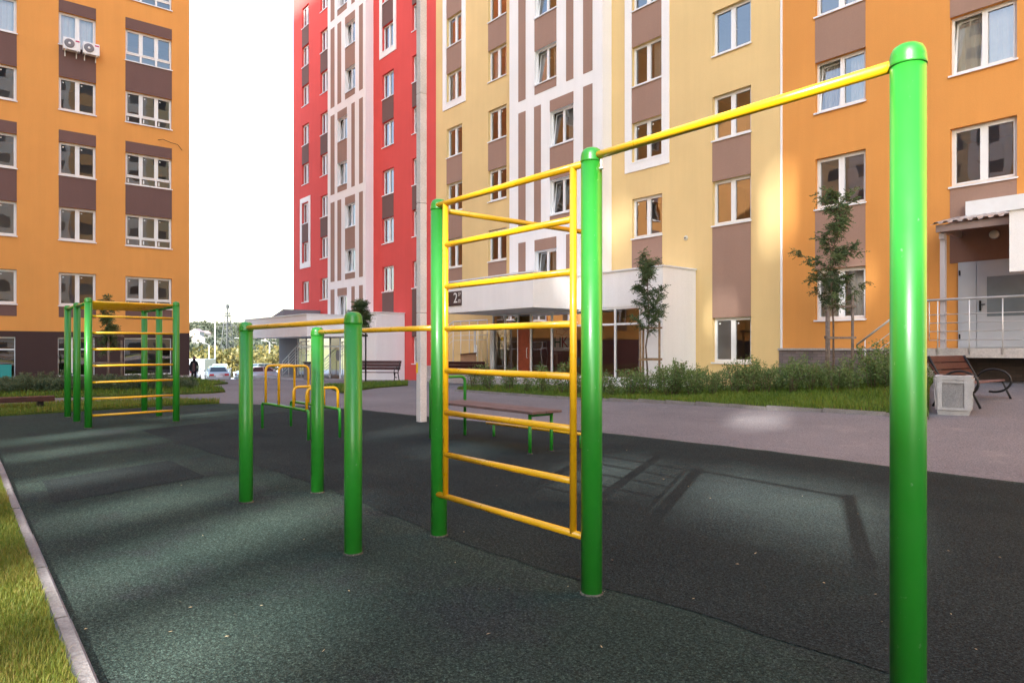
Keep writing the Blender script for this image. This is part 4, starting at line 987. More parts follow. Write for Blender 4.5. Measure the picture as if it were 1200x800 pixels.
def sapling(label, x, y, z0, H, crown, width, seed, twigs=26, group='young staked trees', dense=1.0, lscale=1.0):
    random.seed(seed)
    t = thing('young_tree', label, 'tree', (x, y, z0), 0, group)
    tr = MB(); cr = MB(); cr.tone = []
    pts = [Vector((random.uniform(-.03, .03) * k, random.uniform(-.03, .03) * k, H * .94 * k / 6)) for k in range(7)]
    tr.tube(pts, [.032 - .0042 * k for k in range(7)], 8)
    def on(h): 
        f = h / (H * .94) * 6; i = min(5, int(f)); return pts[i].lerp(pts[i + 1], f - i)
    for k in range(twigs):
        h = crown + (H * .93 - crown) * ((k + random.random()) / twigs); b = on(h); a = random.uniform(0, 6.283)
        tt = (h - crown) / (H - crown)
        ln = width * (.45 + .75 * random.random()) * (1.0 - .62 * tt ** 1.5) * (1 if random.random() < .82 else 1.45)
        up_ = random.uniform(.35, 1.5); d = Vector((math.cos(a), math.sin(a), up_)).normalized()
        e1 = b + d * ln * .5; e2 = e1 + (d + Vector((0, 0, random.uniform(-.5, .25)))).normalized() * ln * .5
        tr.tube([b, e1, e2], [.009, .006, .003], 5)
        clump = random.uniform(.2, .75)
        nl = int(22 * dense * (.6 + ln / width * .6))
        for j in range(nl):
            s_ = random.uniform(.2, 1.05); p = (b.lerp(e1, s_ * 2) if s_ < .5 else e1.lerp(e2, min(1, (s_ - .5) * 2)))
            aa = random.uniform(0, 6.283); dd = (Vector((math.cos(aa), math.sin(aa), random.uniform(-.9, .9))) + d * .4).normalized()
            pinnate(cr, p, dd, Vector((0, 0, 1)), random.uniform(.14, .24) * lscale, random.randint(5, 7), .0135 * lscale, .072 * lscale, clump)
    for j in range(14):
        aa = random.uniform(0, 6.283); pinnate(cr, pts[-1] - Vector((0, 0, random.uniform(0, .3))), Vector((math.cos(aa), math.sin(aa), random.uniform(.2, 1.2))), Vector((0, 0, 1)), random.uniform(.15, .24) * lscale, 6, .011 * lscale, .06 * lscale, .7)
    tr.build('trunk', M['bark'], t); cr.build('crown', M['rowan'], t); return t
def stakes(label, x, y, z0, offs, h, bars, m, group='stake frames around young trees'):
    t = thing('tree_support', label, 'tree support', (x, y, z0), 0, group)
    for dx, dy, hh_ in offs: MB().tube([(dx, dy, -.1), (dx + random.uniform(-.02, .02), dy, hh_)], .034, 10).build('stake', M[m], t)
    for z in bars:
        for (a, b_) in zip(offs, offs[1:] + offs[:1]):
            A, B_ = Vector((a[0], a[1], z)), Vector((b_[0], b_[1], z)); d = (B_ - A).normalized() * .06
            bm = bmesh.new(); bmesh.ops.create_cube(bm, size=1)
            L = (B_ - A).length + .14
            mx = Matrix.Translation((A + B_) / 2 + Vector((d.y * .75, -d.x * .75, random.uniform(-.02, .02)))) @ Matrix.Rotation(math.atan2(d.y, d.x), 4, 'Z') @ Matrix.Diagonal((L, .022, .05, 1))
            MB().add_bm(bm, mx).build('slat', M[m], t)
    return t
def place(px, Z):
    X = (px - 600) / FPX * Z; return (CA * X - SA * Z, SA * X + CA * Z)
rcam = Vector((CA, SA)); fcam = Vector((-SA, CA))
x, y = place(977, 17.2); z0 = terrain(x, y) + .06
sapling('young tree in front of the orange wall, tallest of the staked trees', x, y, z0, 5.05, 1.75, .86, 3, 34, dense=1.25)
offs = [tuple(rcam * -.17 + fcam * -.1) + (2.0,), tuple(rcam * .47 + fcam * .0) + (2.3,), tuple(rcam * .05 + fcam * .5) + (1.9,)]
stakes('weathered grey stake frame around the tree by the orange wall', x, y, z0, offs, 2, (1.22, 1.98), 'grey_stake')
x, y = place(759, 21.0); z0 = terrain(x, y) + .06
sapling('young tree in front of the white entrance porch', x, y, z0, 4.35, 1.75, .72, 8, 32, dense=1.2)
offs = [tuple(rcam * -.24 + fcam * -.1) + (2.1,), tuple(rcam * .36 + fcam * .0) + (2.15,), tuple(rcam * -.05 + fcam * .5) + (2.0,)]
stakes('raw yellow wood stake frame around the tree by the white porch', x, y, z0, offs, 2, (.98, 1.95), 'stake_wood')
x, y = place(125, 22.5); z0 = terrain(x, y) + .06
sapling('slender young tree behind the monkey bars', x, y, z0, 3.1, 1.1, .5, 5, 24, dense=1.1)
offs = [tuple(rcam * -.42 + fcam * -.1) + (1.78,), tuple(rcam * .12 + fcam * -.1) + (1.78,), tuple(rcam * .2 + fcam * .5) + (1.6,)]
stakes('pale stake frame around the tree behind the monkey bars', x, y, z0, offs, 2, (.85, 1.75), 'grey_stake')
x, y = place(421, 28.5); z0 = terrain(x, y) + .05
sapling('dark bushy young tree in front of the red block entrance', x, y, z0, 3.45, 1.9, .62, 6, 26, dense=1.8, lscale=1.1)
offs = [tuple(rcam * -.05 + fcam * -.2) + (2.0,), tuple(rcam * .2 + fcam * .1) + (2.0,), tuple(rcam * -.3 + fcam * .3) + (1.9,)]
stakes('dark thin stake frame near the red block entrance', x + .1, y, z0, offs, 2, (1.9,), 'black_steel')

# ------------------------------------------------------------------ shrubs
def shrub_meshes(seed, h, rad, n, lsize, spiky):
    random.seed(seed); st_m = MB(); lf = MB(); lf.tone = []
    for k in range(9):
        a = random.uniform(0, 6.283); rr = rad * math.sqrt(random.random()); hh_ = h * random.uniform(.6, 1.12) * (1 - .25 * rr / rad)
        base = Vector((math.cos(a) * rr * .25, math.sin(a) * rr * .25, 0)); tip = Vector((math.cos(a) * rr, math.sin(a) * rr, hh_)); mid = base.lerp(tip, .5) + Vector((0, 0, hh_ * .08))
        st_m.tube([base, mid, tip], [.008, .006, .003], 5)
        for j in range(n):
            s_ = random.uniform(.12, 1.03) ** .8; p = base.lerp(mid, min(1, s_ * 2)) if s_ < .5 else mid.lerp(tip, min(1.02, (s_ - .5) * 2))
            sp = (.16 if s_ < .75 else .07) * spiky
            p = p + Vector((random.gauss(0, sp), random.gauss(0, sp), random.gauss(0, .03)))
            if p.z < .02: continue
            d = Vector((random.gauss(0, 1), random.gauss(0, 1), random.gauss(.4, .7))).normalized(); w = d.cross(Vector((random.gauss(0, 1), random.gauss(0, 1), random.gauss(0, 1)))).normalized()
            L = lsize * random.uniform(.7, 1.3)
            i = len(lf.v); lf.v += [tuple(p), tuple(p + d * L * .5 + w * L * .27), tuple(p + d * L), tuple(p + d * L * .5 - w * L * .27)]; lf.face((i, i + 1, i + 2, i + 3))
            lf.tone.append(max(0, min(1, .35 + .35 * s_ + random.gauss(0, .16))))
    return st_m.mesh('stem', M['bark']), lf
def protos(key, specs, m):
    out = []
    for sp in specs:
        s_, lf = shrub_meshes(*sp); out.append((s_, lf.mesh('foliage', m)))
    return out
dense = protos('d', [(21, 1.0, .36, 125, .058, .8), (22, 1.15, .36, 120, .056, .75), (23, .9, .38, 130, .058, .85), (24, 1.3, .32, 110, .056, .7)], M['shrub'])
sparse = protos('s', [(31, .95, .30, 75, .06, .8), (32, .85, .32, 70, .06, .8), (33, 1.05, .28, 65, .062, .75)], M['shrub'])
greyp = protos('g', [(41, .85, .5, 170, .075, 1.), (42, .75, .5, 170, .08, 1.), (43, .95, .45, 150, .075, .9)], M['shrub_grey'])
random.seed(77)
def shrub(pr, x, y, sc, label, group):
    t = thing('shrub', label, 'shrub', (x, y, terrain(x, y) + .05), random.uniform(0, 6.28), group); t.scale = (sc, sc, sc * random.uniform(.9, 1.1))
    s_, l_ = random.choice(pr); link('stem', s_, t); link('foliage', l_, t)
G1, G2, G3 = 'dense shrubs in the bed along the yellow and orange walls', 'thin shrubs planted in front of the white entrance', 'dark shrubs in the bed along the left block'
def lawn_y(px):
    for (a, b) in zip(fr_px[:-1], fr_px[1:]):
        if a[0] >= px >= b[0]: t = (px - a[0]) / (b[0] - a[0]); return a[1] + (b[1] - a[1]) * t
    return fr_px[0][1]
fr_px = ((1088, 492), (1040, 487), (900, 480), (750, 471.5), (600, 463), (535, 458.5))
def Zf(py): return EYE * FPX / (py - YH)
for row in range(3):
    px = 1078 - row * 6
    while px > 786:
        Z = Zf(lawn_y(px)) + .75 + .55 * row + random.uniform(-.15, .15); x, y = place(px, Z)
        if y < 19.1 and not (row == 0 and 1000 < px < 960): shrub(dense if random.random() < .75 else sparse, x, y, random.uniform(.62, 1.02), 'dense knee high shrub in the mixed hedge along the yellow and orange walls', G1)
        px -= random.uniform(17, 30) * (17 / Z)
for row in range(2):
    px = 784 - row * 9
    while px > 536:
        Z = Zf(lawn_y(px)) + .7 + .6 * row + random.uniform(-.15, .15); x, y = place(px, Z)
        shrub(sparse if px < 735 or row else dense, x, y, random.uniform(.75, 1.0), 'thin twiggy young shrub in the row before the white entrance porch', G2)
        px -= random.uniform(17, 25) if row == 0 else random.uniform(28, 40)
for row in range(3):
    px = -10 + row * 7
    while px < 236:
        py = 467 - px * .027; Z = Zf(py) + 1.3 + .8 * row + random.uniform(-.2, .2); x, y = place(px, Z)
        shrub(greyp, x, y, random.uniform(.50, .70) * (1 if px < 205 else .75), 'dark spreading shrub in the bed along the left block', G3)
        px += random.uniform(15, 23)

# ------------------------------------------------------------------ cars
def car(label, px, Z, yaw, paint, kind='sedan', group='cars in the sunlit parking lot'):
    x, y = place(px, Z); z = terrain(x, y) + .012
    t = thing('parked_car', label, 'car', (x, y, z), yaw, group)
    if kind == 'sedan':
        bodyp = [(-2.15, .38), (-2.2, .62), (-2.12, .92), (-1.5, .97), (-.95, .98), (.85, .96), (1.6, .86), (2.1, .72), (2.18, .5), (2.1, .3), (-2.05, .28)]
        cab = [(-1.55, .955), (-1.0, 1.38), (-.3, 1.44), (.35, 1.40), (1.05, .95)]
    else:
        bodyp = [(-2.15, .45), (-2.2, .8), (-2.15, 1.05), (-1.5, 1.08), (.9, 1.06), (1.7, .98), (2.1, .85), (2.16, .55), (2.1, .36), (-2.1, .36)]
        cab = [(-2.1, 1.06), (-1.85, 1.62), (-1.2, 1.70), (.1, 1.68), (.95, 1.05)]
    bm = bmesh.new()
    def loft(prof, ws):
        rings = []
        for yy, sx, sz in ws: rings.append([bm.verts.new((px_ * sx, yy, pz if sz is None else sz(pz))) for px_, pz in prof])
        for a, b in zip(rings[:-1], rings[1:]):
            for k in range(len(prof)): bm.faces.new((a[k], a[(k + 1) % len(prof)], b[(k + 1) % len(prof)], b[k]))
        bm.faces.new(rings[0]); bm.faces.new(rings[-1][::-1])
    loft(bodyp, [(-.84, .97, None), (-.72, 1, None), (.72, 1, None), (.84, .97, None)])
    bmesh.ops.recalc_face_normals(bm, faces=bm.faces[:])
    m = MB(); m.s = True; m.add_bm(bm); b_ = m.build('body', M[paint], t)
    bm = bmesh.new(); top = max(p[1] for p in cab)
    bot = cab[0][1]
    rings = []
    for sgn in (-1, 1): rings.append([bm.verts.new((p[0], sgn * (.80 - .20 * (p[1] - bot) / (top - bot)), p[1])) for p in cab])
    for k in range(len(cab) - 1): bm.faces.new((rings[0][k], rings[0][k + 1], rings[1][k + 1], rings[1][k]))
    bm.faces.new(rings[0]); bm.faces.new(rings[1][::-1]); bmesh.ops.recalc_face_normals(bm, faces=bm.faces[:])
    MB().add_bm(bm).build('cabin', M[paint], t)
    # glass set just proud of the cabin
    g = MB(); c_ = Vector((0, 0, 0))
    def inset(pts, k=.84, off=None):
        cen = sum((Vector(p) for p in pts), Vector()) / len(pts); n_ = (Vector(pts[1]) - Vector(pts[0])).cross(Vector(pts[2]) - Vector(pts[0])).normalized()
        if off and n_.dot(off) < 0: n_ = -n_
        return [cen + (Vector(p) - cen) * k + n_ * .008 for p in pts]
    def hw(z): return .80 - .20 * (z - bot) / (top - bot)
    rear = [(cab[0][0], -hw(cab[0][1]), cab[0][1]), (cab[0][0], hw(cab[0][1]), cab[0][1]), (cab[1][0], hw(cab[1][1]), cab[1][1]), (cab[1][0], -hw(cab[1][1]), cab[1][1])]
    frn = [(cab[4][0], -hw(cab[4][1]), cab[4][1]), (cab[4][0], hw(cab[4][1]), cab[4][1]), (cab[3][0], hw(cab[3][1]), cab[3][1]), (cab[3][0], -hw(cab[3][1]), cab[3][1])]
    MB().quad(*inset(rear, .86, Vector((-1, 0, .3)))).build('rear_window', M['car_glass'], t, fix=False); MB().quad(*inset(frn, .88, Vector((1, 0, .3)))).build('windscreen', M['car_glass'], t, fix=False)
    for sgn in (-1, 1):
        zl, zh = bot + .06, top - .07
        xa, xb = cab[0][0] + .3, cab[4][0] - .25; xc, xd = cab[3][0] - .02, cab[1][0] + .08
        xm = (xa + xb) / 2 + .05
        for q in (((xa, zl), (xm - .04, zl), (xm - .04, zh), (xd, zh)), ((xm + .04, zl), (xb, zl), (xc, zh), (xm + .04, zh))):
            MB().quad(*[(a, sgn * (hw(z) + .008), z) for a, z in q]).build('side_window', M['car_glass'], t, fix=False)
        for xw in (-1.3, 1.35):
            w = MB().lathe([(.2, -.1), (.30, -.1), (.315, -.06), (.315, .06), (.30, .1), (.2, .1)], 0, 0, 24).build('wheel', M['tyre'], t, (xw, sgn * .76, .31)); w.rotation_euler = (R(90), 0, 0)
            MB().lathe([(.19, -.103), (.19, .103)], 0, 0, 16).build('rim', M['rim'], w)
        zz = .74 if kind == 'sedan' else .9
        MB().box(-2.215, -2.13, sgn * .42, sgn * .78, zz - .07, zz + .09, .02).build('tail_light', M['tail'], t)
        MB().box(2.06, 2.15, sgn * .45, sgn * .78, zz - .12, zz, .02).build('headlight', M['head'], t)
        MB().box(.62, .8, sgn * .84, sgn * 1.0, bot + .02, bot + .14, .03).build('mirror', M[paint], t)
    MB().box(-2.26, -2.1, -.78, .78, .36, .52, .03).build('bumper', M['plastic_black'] if paint == 'white_car' else M[paint], t)
    MB().box(-2.225, -2.2, -.26, .26, .56, .67).build('number_plate', M['sticker'], t)
    return t
CY = math.atan2(.6346, -.7728)      # pointing away from the camera
car('silver sedan seen from behind, red tail lights, nearest in the car park', 254, 60, CY + .5, 'silver')
car('white estate car standing behind the silver sedan', 259, 74, CY + .3, 'white_car', 'suv')
car('grey car with a big windscreen behind the first green post', 300, 70, CY + 2.6, 'grey_car', 'suv')
car('silver sedan parked beside the red block steps', 308, 61, CY - .9, 'silver')
car('white van like car half hidden by the corner of the left block', 222, 66, CY + .3, 'white_car', 'suv')
car('white car at the far end of the car park', 283, 108, CY + 1.5, 'white_car')
car('pale car parked under the canopy end of the red block', 330, 72, CY + 1.3, 'white_car')

# ------------------------------------------------------------------ person walking past the left block
pxx, pyy = place(227.5, 44)
pz = terrain(pxx, pyy)
pe = thing('person', 'person in a dark hooded coat with print front walking by the left block corner', 'person', (pxx, pyy, pz), CY + math.pi + .2)
def skinned(name, verts, edges, radii, m, parent, sub=1):
    me = D.meshes.new(name); me.from_pydata(verts, edges, []); o = link(name, me)
    o.modifiers.new('s', 'SKIN'); 
    for v, r in zip(me.skin_vertices[0].data, radii): v.radius = (r, r) if not isinstance(r, tuple) else r
    me.skin_vertices[0].data[0].use_root = True
    sd = o.modifiers.new('d', 'SUBSURF'); sd.levels = sub; sd.render_levels = sub
    dg = bpy.context.evaluated_depsgraph_get(); dg.update(); nm = D.meshes.new_from_object(o.evaluated_get(dg)); D.objects.remove(o); nm.materials.clear(); nm.materials.append(m)
    for p in nm.polygons: p.use_smooth = True
    nm.name = name
    return link(name, nm, parent)
V_ = [(0, 0, .92), (0, 0, 1.15), (0, 0, 1.38), (.01, 0, 1.47), (.03, 0, 1.58), (.03, 0, 1.70),
      (0, .17, 1.38), (-.06, .23, 1.10), (.06, .24, .86), (.09, .24, .78), (0, -.17, 1.38), (.06, -.23, 1.10), (.10, -.2, .86), (.13, -.2, .78),
      (0, .09, .88), (.14, .10, .48), (.06, .10, .09), (.20, .11, .04), (0, -.09, .88), (.02, -.10, .48), (-.22, -.10, .14), (-.10, -.11, .05)]
E_ = [(0, 1), (1, 2), (2, 3), (3, 4), (4, 5), (2, 6), (6, 7), (7, 8), (8, 9), (2, 10), (10, 11), (11, 12), (12, 13), (0, 14), (14, 15), (15, 16), (16, 17), (0, 18), (18, 19), (19, 20), (20, 21)]
R_ = [(.14, .16), (.13, .16), (.12, .17), .055, .085, .08, .07, .055, .045, .04, .07, .055, .045, .04, .10, .075, .05, .04, .10, .075, .05, .04]
skinned('body', V_, E_, R_, M['coat_cloth'], pe)
skinned('coat', [(.0, 0, .62), (0, 0, .9), (0, 0, 1.2), (0, 0, 1.40)], [(0, 1), (1, 2), (2, 3)], [(.2, .23), (.185, .2), (.165, .19), (.12, .16)], M['coat_cloth'], pe)
skinned('shirt_front', [(.13, 0, .75), (.125, 0, 1.05), (.10, 0, 1.36)], [(0, 1), (1, 2)], [(.10, .10), (.09, .10), (.07, .06)], M['print_cloth'], pe)
skinned('face', [(.075, 0, 1.56), (.078, 0, 1.62), (.07, 0, 1.68)], [(0, 1), (1, 2)], [.05, .062, .05], M['skin'], pe)
skinned('hood', [(-.04, 0, 1.46), (-.02, 0, 1.58), (-.01, 0, 1.70), (.02, 0, 1.755)], [(0, 1), (1, 2), (2, 3)], [.10, .115, .105, .06], M['hair'], pe)
for sg in (-1, 1):
    skinned('hand', [(.10 if sg > 0 else .13, .24 if sg > 0 else -.2, .79), (.12 if sg > 0 else .15, .24 if sg > 0 else -.2, .72), (.13 if sg > 0 else .16, .235 if sg > 0 else -.2, .66)], [(0, 1), (1, 2)], [.03, .035, .022], M['skin'], pe)

# ------------------------------------------------------------------ far country: hills, woods, pylon, poles
def far(px, Z): return place(px, Z)
hm = MB(); NX, NZ = 46, 26
def hill_z(px, Z):
    prof = 382 + (px - 222) * .05 + 3.0 * noise.noise(Vector((px * .03, 1, 0)))
    zt_ = EYE + (YH - prof) * 900 / FPX
    t = (Z - 260) / (900 - 260); return -8 + (zt_ + 8) * sm(0, 1, t) + 2.5 * noise.noise(Vector((px * .05, Z * .012, 4)))
for j in range(NZ):
    for i in range(NX):
        px = 60 + i * 12.; Z = 250 + 700 * j / (NZ - 1); x, y = far(px, Z); hm.v.append((x, y, hill_z(px, Z)))
for j in range(NZ - 1):
    for i in range(NX - 1): hm.s = True; hm.face((j * NX + i, j * NX + i + 1, (j + 1) * NX + i + 1, (j + 1) * NX + i))
tag(hm.build('hills', M['hill']), kind='structure')
def puffs(name, spots, m, nleaf, leaf):
    mb = MB(); mb.tone = []
    for (x, y, z, r, h) in spots:
        base = random.uniform(.1, .8)
        for k in range(nleaf):
            d = Vector((random.gauss(0, 1), random.gauss(0, 1), random.gauss(0, 1))).normalized() * (random.random() ** .4)
            q = .75 + .45 * noise.noise(d * 1.7 + Vector((x, y, 0)))
            p = Vector((x, y, z + h * .55)) + Vector((d.x * r * q, d.y * r * q, d.z * h * .5 * q))
            a = Vector((random.gauss(0, 1), random.gauss(0, 1), random.gauss(0, 1))).normalized(); b = a.cross(Vector((random.gauss(0, 1), random.gauss(0, 1), random.gauss(0, 1)))).normalized(); L = leaf * random.uniform(.6, 1.3)
            i = len(mb.v); mb.v += [tuple(p - a * L), tuple(p + b * L * .6), tuple(p + a * L), tuple(p - b * L * .6)]; mb.face((i, i + 1, i + 2, i + 3))
            mb.tone.append(max(0, min(1, base + random.gauss(0, .15))))
    return tag(mb.build(name, m), kind='stuff')
random.seed(9)
sp = []
for k in range(520):
    px = random.uniform(200, 360); Z = 290 + 600 * random.random() ** .8; x, y = far(px, Z); r = random.uniform(2.5, 6.5); sp.append((x, y, hill_z(px, Z) - 1, r, random.uniform(4, 9)))
puffs('hillside_wood', sp, M['far_green'], 42, 1.1)
sp = []
for k in range(110):
    px = random.uniform(206, 352); Z = random.uniform(120, 200); x, y = far(px, Z); top = YH - random.uniform(-6, 5) - (4 if px > 310 else 0)
    zt_ = EYE + (YH - top) * Z / FPX; sp.append((x, y, -6.5, random.uniform(2, 4), zt_ + 6.5))
puffs('roadside_wood', sp, M['far_gold'], 110, .5)
# bright bush standing by the red block end
for i, (px, Z, top, r, lab) in enumerate(((330, 75, 409, 2.6, 'big yellow green bushy tree beyond the red block canopy'), (316, 84, 414, 2.2, 'pale yellow bushy tree left of the red block canopy'), (345, 70, 404, 2.4, 'yellow tree partly behind the dark side wall of the red entrance'))):
    x, y = far(px, Z); z = terrain(x, y); h_ = EYE + (YH - top) * Z / FPX - z
    t = thing('bushy_tree', lab, 'tree', (x, y, z))
    MB().tube([(0, 0, 0), (.1, 0, h_ * .5), (0, .1, h_ * .85)], [.12, .08, .03], 7).build('trunk', M['bark'], t)
    mb = MB(); mb.tone = []
    for k in range(1300):
        d = Vector((random.gauss(0, 1), random.gauss(0, 1), random.gauss(0, 1))).normalized() * (random.random() ** .4); q = .8 + .55 * noise.noise(d * 2.2 + Vector((i * 9, 0, 0)))
        p = Vector((d.x * r * q, d.y * r * q, h_ * .56 + d.z * h_ * .46 * q)); a = Vector((random.gauss(0, 1), random.gauss(0, 1), random.gauss(0, 1))).normalized(); b = a.cross(Vector((random.gauss(0, 1), random.gauss(0, 1), random.gauss(0, 1)))).normalized(); L = .17 * random.uniform(.6, 1.4)
        j = len(mb.v); mb.v += [tuple(p - a * L), tuple(p + b * L * .6), tuple(p + a * L), tuple(p - b * L * .6)]; mb.face((j, j + 1, j + 2, j + 3)); mb.tone.append(max(0, min(1, .45 + random.gauss(0, .2))))
    mb.build('crown', M['far_gold'], t)
Z = 230; x, y = far(266.5, Z); zb3 = -8
zt_ = EYE + (YH - 353) * Z / FPX
py_ = thing('power_pylon', 'grey lattice power pylon rising above the hillside', 'pylon', (x, y, zb3), .4)
H_ = zt_ - zb3; m = MB(); W0, W1 = 2.2, .25; lev = 9
def wat(z): return W0 + (W1 - W0) * z / H_
for sx in (-1, 1):
    for sy in (-1, 1): m.tube([(sx * W0, sy * W0, 0), (sx * W1, sy * W1, H_ * .97)], .13, 5)
for k in range(lev):
    za, zc = H_ * .97 * k / lev, H_ * .97 * (k + 1) / lev; wa, wc = wat(za), wat(zc)
    for sgn in (-1, 1):
        m.tube([(-wa, sgn * wa, za), (wc, sgn * wc, zc)], .07, 4); m.tube([(wa, sgn * wa, za), (-wc, sgn * wc, zc)], .07, 4); m.tube([(sgn * wa, -wa, za), (sgn * wc, wc, zc)], .07, 4); m.tube([(sgn * wa, wa, za), (sgn * wc, -wc, zc)], .07, 4)
m.build('mast', M['pylon'], py_)
for zf, wl in ((.66, 4.2), (.80, 2.8)):
    a = MB(); z = H_ * zf
    for sgn in (-1, 1):
        a.tube([(sgn * wl, 0, z + .2), (0, wat(z), z)], .09, 4).tube([(sgn * wl, 0, z + .2), (0, -wat(z), z)], .09, 4).tube([(sgn * wl, 0, z + .2), (0, 0, z + 1.4)], .08, 4); a.tube([(sgn * wl, 0, z + .2), (sgn * wl, 0, z - 1.1)], .12, 5)
    a.build('crossarm', M['pylon'], py_)
for px, Z, top, lab in ((252, 95, 379, 'tall pale street pole left of the pylon'), (245, 120, 404, 'short pale street pole nearest the orange corner'), (284, 105, 398, 'slim pale street pole just left of the first green post'), (316, 100, 401, 'slim pale street pole right of the first green post')):
    x, y = far(px, Z); z = terrain(x, y); h_ = EYE + (YH - top) * Z / FPX - z
    t = thing('street_pole', lab, 'street pole', (x, y, z), CY, 'pale poles beyond the car park')
    MB().tube([(0, 0, -.3), (0, 0, h_)], [.13, .08], 8).build('pole', M['pale_pole'], t); MB().tube([(0, 0, h_), (0, .5, h_ + .25), (0, 1.2, h_ + .3)], .05, 6).build('arm', M['pale_pole'], t)
random.seed(4)
for k, (px, Z, py) in enumerate(((231, 520, 389), (240, 560, 391), (233, 470, 396), (306, 600, 392), (318, 520, 397), (334, 560, 394))):
    x, y = far(px, Z); z = EYE + (YH - py) * Z / FPX - 3
    t = thing('hill_house', ('white gabled house highest on the far hillside', 'small pale house right of the highest hillside house', 'pale house lower on the hillside beside the orange corner', 'pale house on the hillside right of the first green post', 'small house low on the hillside right of the green post', 'white house on the hillside nearest the red canopy')[k], 'house', (x, y, z), random.uniform(0, 3), 'houses on the far hillside')
    MB().box(-4, 4, -3, 3, -3, 3).build('wall', M['far_white'], t); MB().prism([(-4.4, 3.01), (4.4, 3.01), (0, 5.6)], -3.3, 3.3).build('roof', M['trim_brown'], t)
    MB().box(-1, 1, -3.05, -3.001, .5, 2).build('window', M['car_glass'], t)
x, y = far(230.5, 84); z = terrain(x, y)
t = thing('container', 'grey metal container at the edge of the car park', 'container', (x, y, z), CY); MB().box(-1.5, 1.5, -1.7, 1.7, 0, 2.3, .04).build('body', M['grey_car'], t); MB().box(-1.55, -1.51, -1.4, 1.4, .2, 2.1).build('door', M['silver'], t)

# ------------------------------------------------------------------ added unseen block behind the viewpoint: shades the court, gaps cut for sun patches
def yard_block(label, loc, rz, L, Hh, m):
    t = thing('apartment_block', label, 'building', loc, rz)
    q = MB(); q.box(0, L, 0, 8, -1, Hh); q.build('wall', M[m], t); MB().box(-.2, L + .2, -.2, 8.2, Hh + .002, Hh + .4).build('roof', M['concrete'], t); return t
def patternmat():
    m = D.materials.new('windowed_plaster'); m.use_nodes = True; nt = m.node_tree; b = nt.nodes['Principled BSDF']
    co = nd(nt, 'ShaderNodeTexCoord').outputs['Object']; mp = nd(nt, 'ShaderNodeMapping'); mp.inputs['Rotation'].default_value = (R(90), 0, 0); nt.links.new(co, mp.inputs[0])
    br = nd(nt, 'ShaderNodeTexBrick'); br.offset = 0; br.inputs['Scale'].default_value = 1; br.inputs['Brick Width'].default_value = 3.2; br.inputs['Row Height'].default_value = 2.8; br.inputs['Mortar Size'].default_value = .72; br.inputs['Mortar Smooth'].default_value = 0
    nt.links.new(mp.outputs[0], br.inputs[0]); br.inputs['Color1'].default_value = (.06, .06, .07, 1); br.inputs['Color2'].default_value = (.25, .24, .24, 1)
    sx = nd(nt, 'ShaderNodeSeparateXYZ'); nt.links.new(co, sx.inputs[0]); mm = nd(nt, 'ShaderNodeMath', operation='PINGPONG'); mm.inputs[1].default_value = 8.; nt.links.new(sx.outputs[0], mm.inputs[0])
    dv = nd(nt, 'ShaderNodeMath', operation='DIVIDE'); dv.inputs[1].default_value = 8.; nt.links.new(mm.outputs[0], dv.inputs[0])
    rp = ramp(nt, dv.outputs[0], [(0, (.66, .42, .22)), (.4, (.80, .78, .75)), (.8, (.72, .58, .38))]); 
    for n_ in nt.nodes:
        if n_.type == 'VALTORGB': n_.color_ramp.interpolation = 'CONSTANT'
    nt.links.new(rp, br.inputs['Mortar']); nt.links.new(br.outputs[0], b.inputs['Base Color']); b.inputs['Roughness'].default_value = .7
    return m
M['pattern'] = patternmat()
SUN_AZ = (.458, -.889); SUN_EL = R(30.6); TANE = math.tan(SUN_EL)
OV = -35.0
def hit(u, v, z=0.):        # where the sun ray to a point crosses the plane of the added block
    d = (v - OV) / -SUN_AZ[1]; return u + SUN_AZ[0] * d, z + TANE * d
op = thing('apartment_block', 'tall unseen screen block added behind the viewpoint, pierced to shade the playground and cast sun patches', 'building', (0, OV, 0), R(180))  # unseen screen added for the light, pierced where sun patches should fall
def gap(u0, u1, z0, z1): return (-u1, -u0, z0, z1)
def lit(u0, u1, v0, v1):     # opening cut in the added block to throw sun on this patch of ground
    a = hit(u0, (v0 + v1) / 2)[0]; b = hit(u1, (v0 + v1) / 2)[0]; return (-b, -a, hit(0, v0)[1], hit(0, v1)[1])
GAPS = [lit(-4.3, -2.35, 5.0, 6.9), lit(-5.7, -4.8, 5.0, 6.6), gap(17.0, 17.32, 40.9, 43.0), gap(16.9, 17.4, 30.4, 31.6), gap(15.0, 15.3, 38.4, 39.2), gap(19.3, 19.55, 39.0, 39.9), gap(10.7, 10.95, 41.7, 43.0), gap(9.3, 9.6, 37.8, 39.0), gap(-26.8, -16.8, 26, 35.6),
        lit(-5.5, -4.75, .2, 2.8), lit(-3.8, -2.9, .2, 1.6), lit(-7.0, -6.5, .5, 2.4), lit(-8.8, -8.2, .2, 1.9), lit(-11.1, -10.6, .3, 2.2), lit(-13.1, -12.5, .6, 2.6), lit(-10.3, -9.7, 5.4, 6.4), lit(-15.3, -14.8, 3.5, 4.8), lit(-8.1, -7.2, 5.1, 5.7)]
m = MB(); holes_wall(m, -27, 27, -1, 62, GAPS, 0, .15)
m.build('wall', M['pattern'], op, fix=False)
yard_block('tall block at the far right end of the yard, outside the picture', (42, 32, 0), R(-90), 44, 41, 'pattern')
yard_block('orange and white block across the yard left of the tall one, behind the viewpoint', (-28.5, -38, 0), R(180), 44, 27, 'pattern')
MB().box(-27, 27, .16, 9, 61.5, 62.2).build('roof', M['concrete'], op)
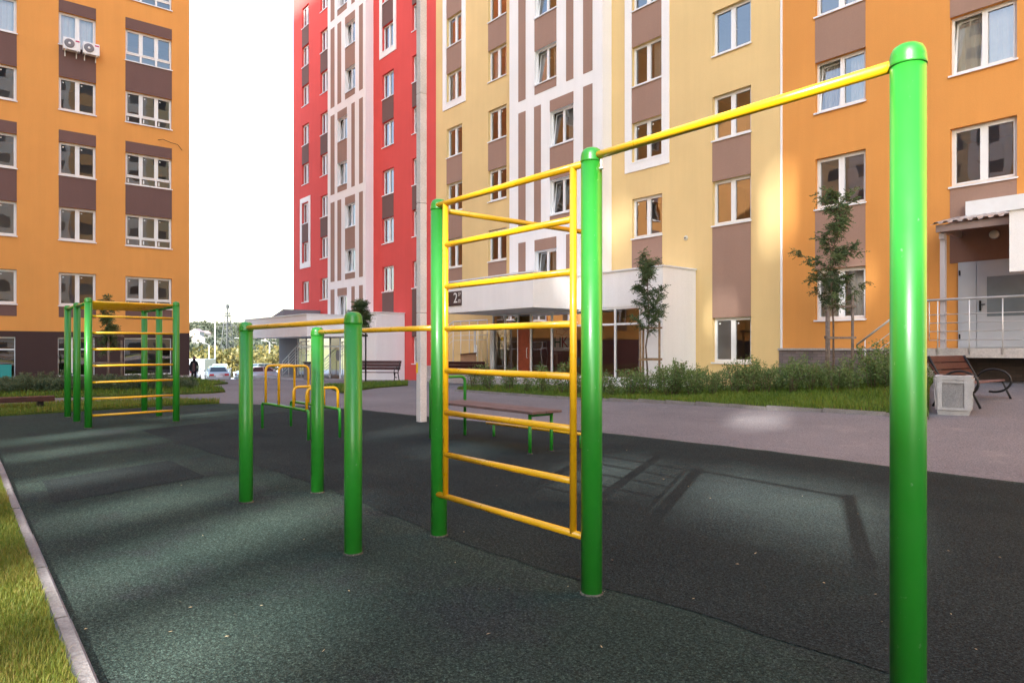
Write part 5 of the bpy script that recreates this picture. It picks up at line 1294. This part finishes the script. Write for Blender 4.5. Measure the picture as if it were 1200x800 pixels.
m = MB(); m.quad((-27, 0, -1), (-27, 9, -1), (-27, 9, 62), (-27, 0, 62)); m.quad((27, 0, -1), (27, 0, 62), (27, 9, 62), (27, 9, -1)); m.build('end_wall', M['orange'], op, fix=False)

# ------------------------------------------------------------------ light, sky, camera
sun = D.lights.new('sun', 'SUN'); sun.energy = 3.1; sun.angle = R(1.0); sun.color = (1, .97, .92)
so = D.objects.new('sun', sun); COL.objects.link(so); so.location = (0, 0, 60)
dirv = Vector((-SUN_AZ[0] * math.cos(SUN_EL), -SUN_AZ[1] * math.cos(SUN_EL), -math.sin(SUN_EL)))
so.rotation_euler = dirv.to_track_quat('-Z', 'Y').to_euler()
w = D.worlds.new('World'); SC.world = w; w.use_nodes = True; nt = w.node_tree
bg = nt.nodes['Background']; sky = nd(nt, 'ShaderNodeTexSky', sky_type='NISHITA'); sky.sun_disc = False; sky.sun_elevation = SUN_EL
sky.sun_rotation = math.atan2(SUN_AZ[0], SUN_AZ[1]); sky.air_density = 1.2; sky.dust_density = 1.6; sky.ozone_density = 1.0
hsv = nd(nt, 'ShaderNodeHueSaturation'); hsv.inputs['Saturation'].default_value = .95
nt.links.new(sky.outputs[0], hsv.inputs['Color']); nt.links.new(hsv.outputs[0], bg.inputs[0]); bg.inputs[1].default_value = .085
cam = D.cameras.new('camera'); co_ = D.objects.new('camera', cam); COL.objects.link(co_); SC.camera = co_
cam.sensor_fit = 'HORIZONTAL'; cam.sensor_width = 36; cam.lens = 36 * FPX / 1200; cam.shift_y = 7.5 / 1200; cam.clip_end = 6000; cam.clip_start = .05
co_.location = (0, 0, EYE); co_.rotation_euler = (R(90), 0, math.atan2(SA, CA))
SC.render.engine = 'CYCLES'; SC.cycles.max_bounces = 7; SC.cycles.transparent_max_bounces = 12; SC.cycles.caustics_reflective = False; SC.cycles.caustics_refractive = False
SC.cycles.sample_clamp_indirect = 4
SC.view_settings.view_transform = 'Standard'; SC.view_settings.look = 'None'; SC.view_settings.gamma = 1
SC.view_settings.exposure = 2.88
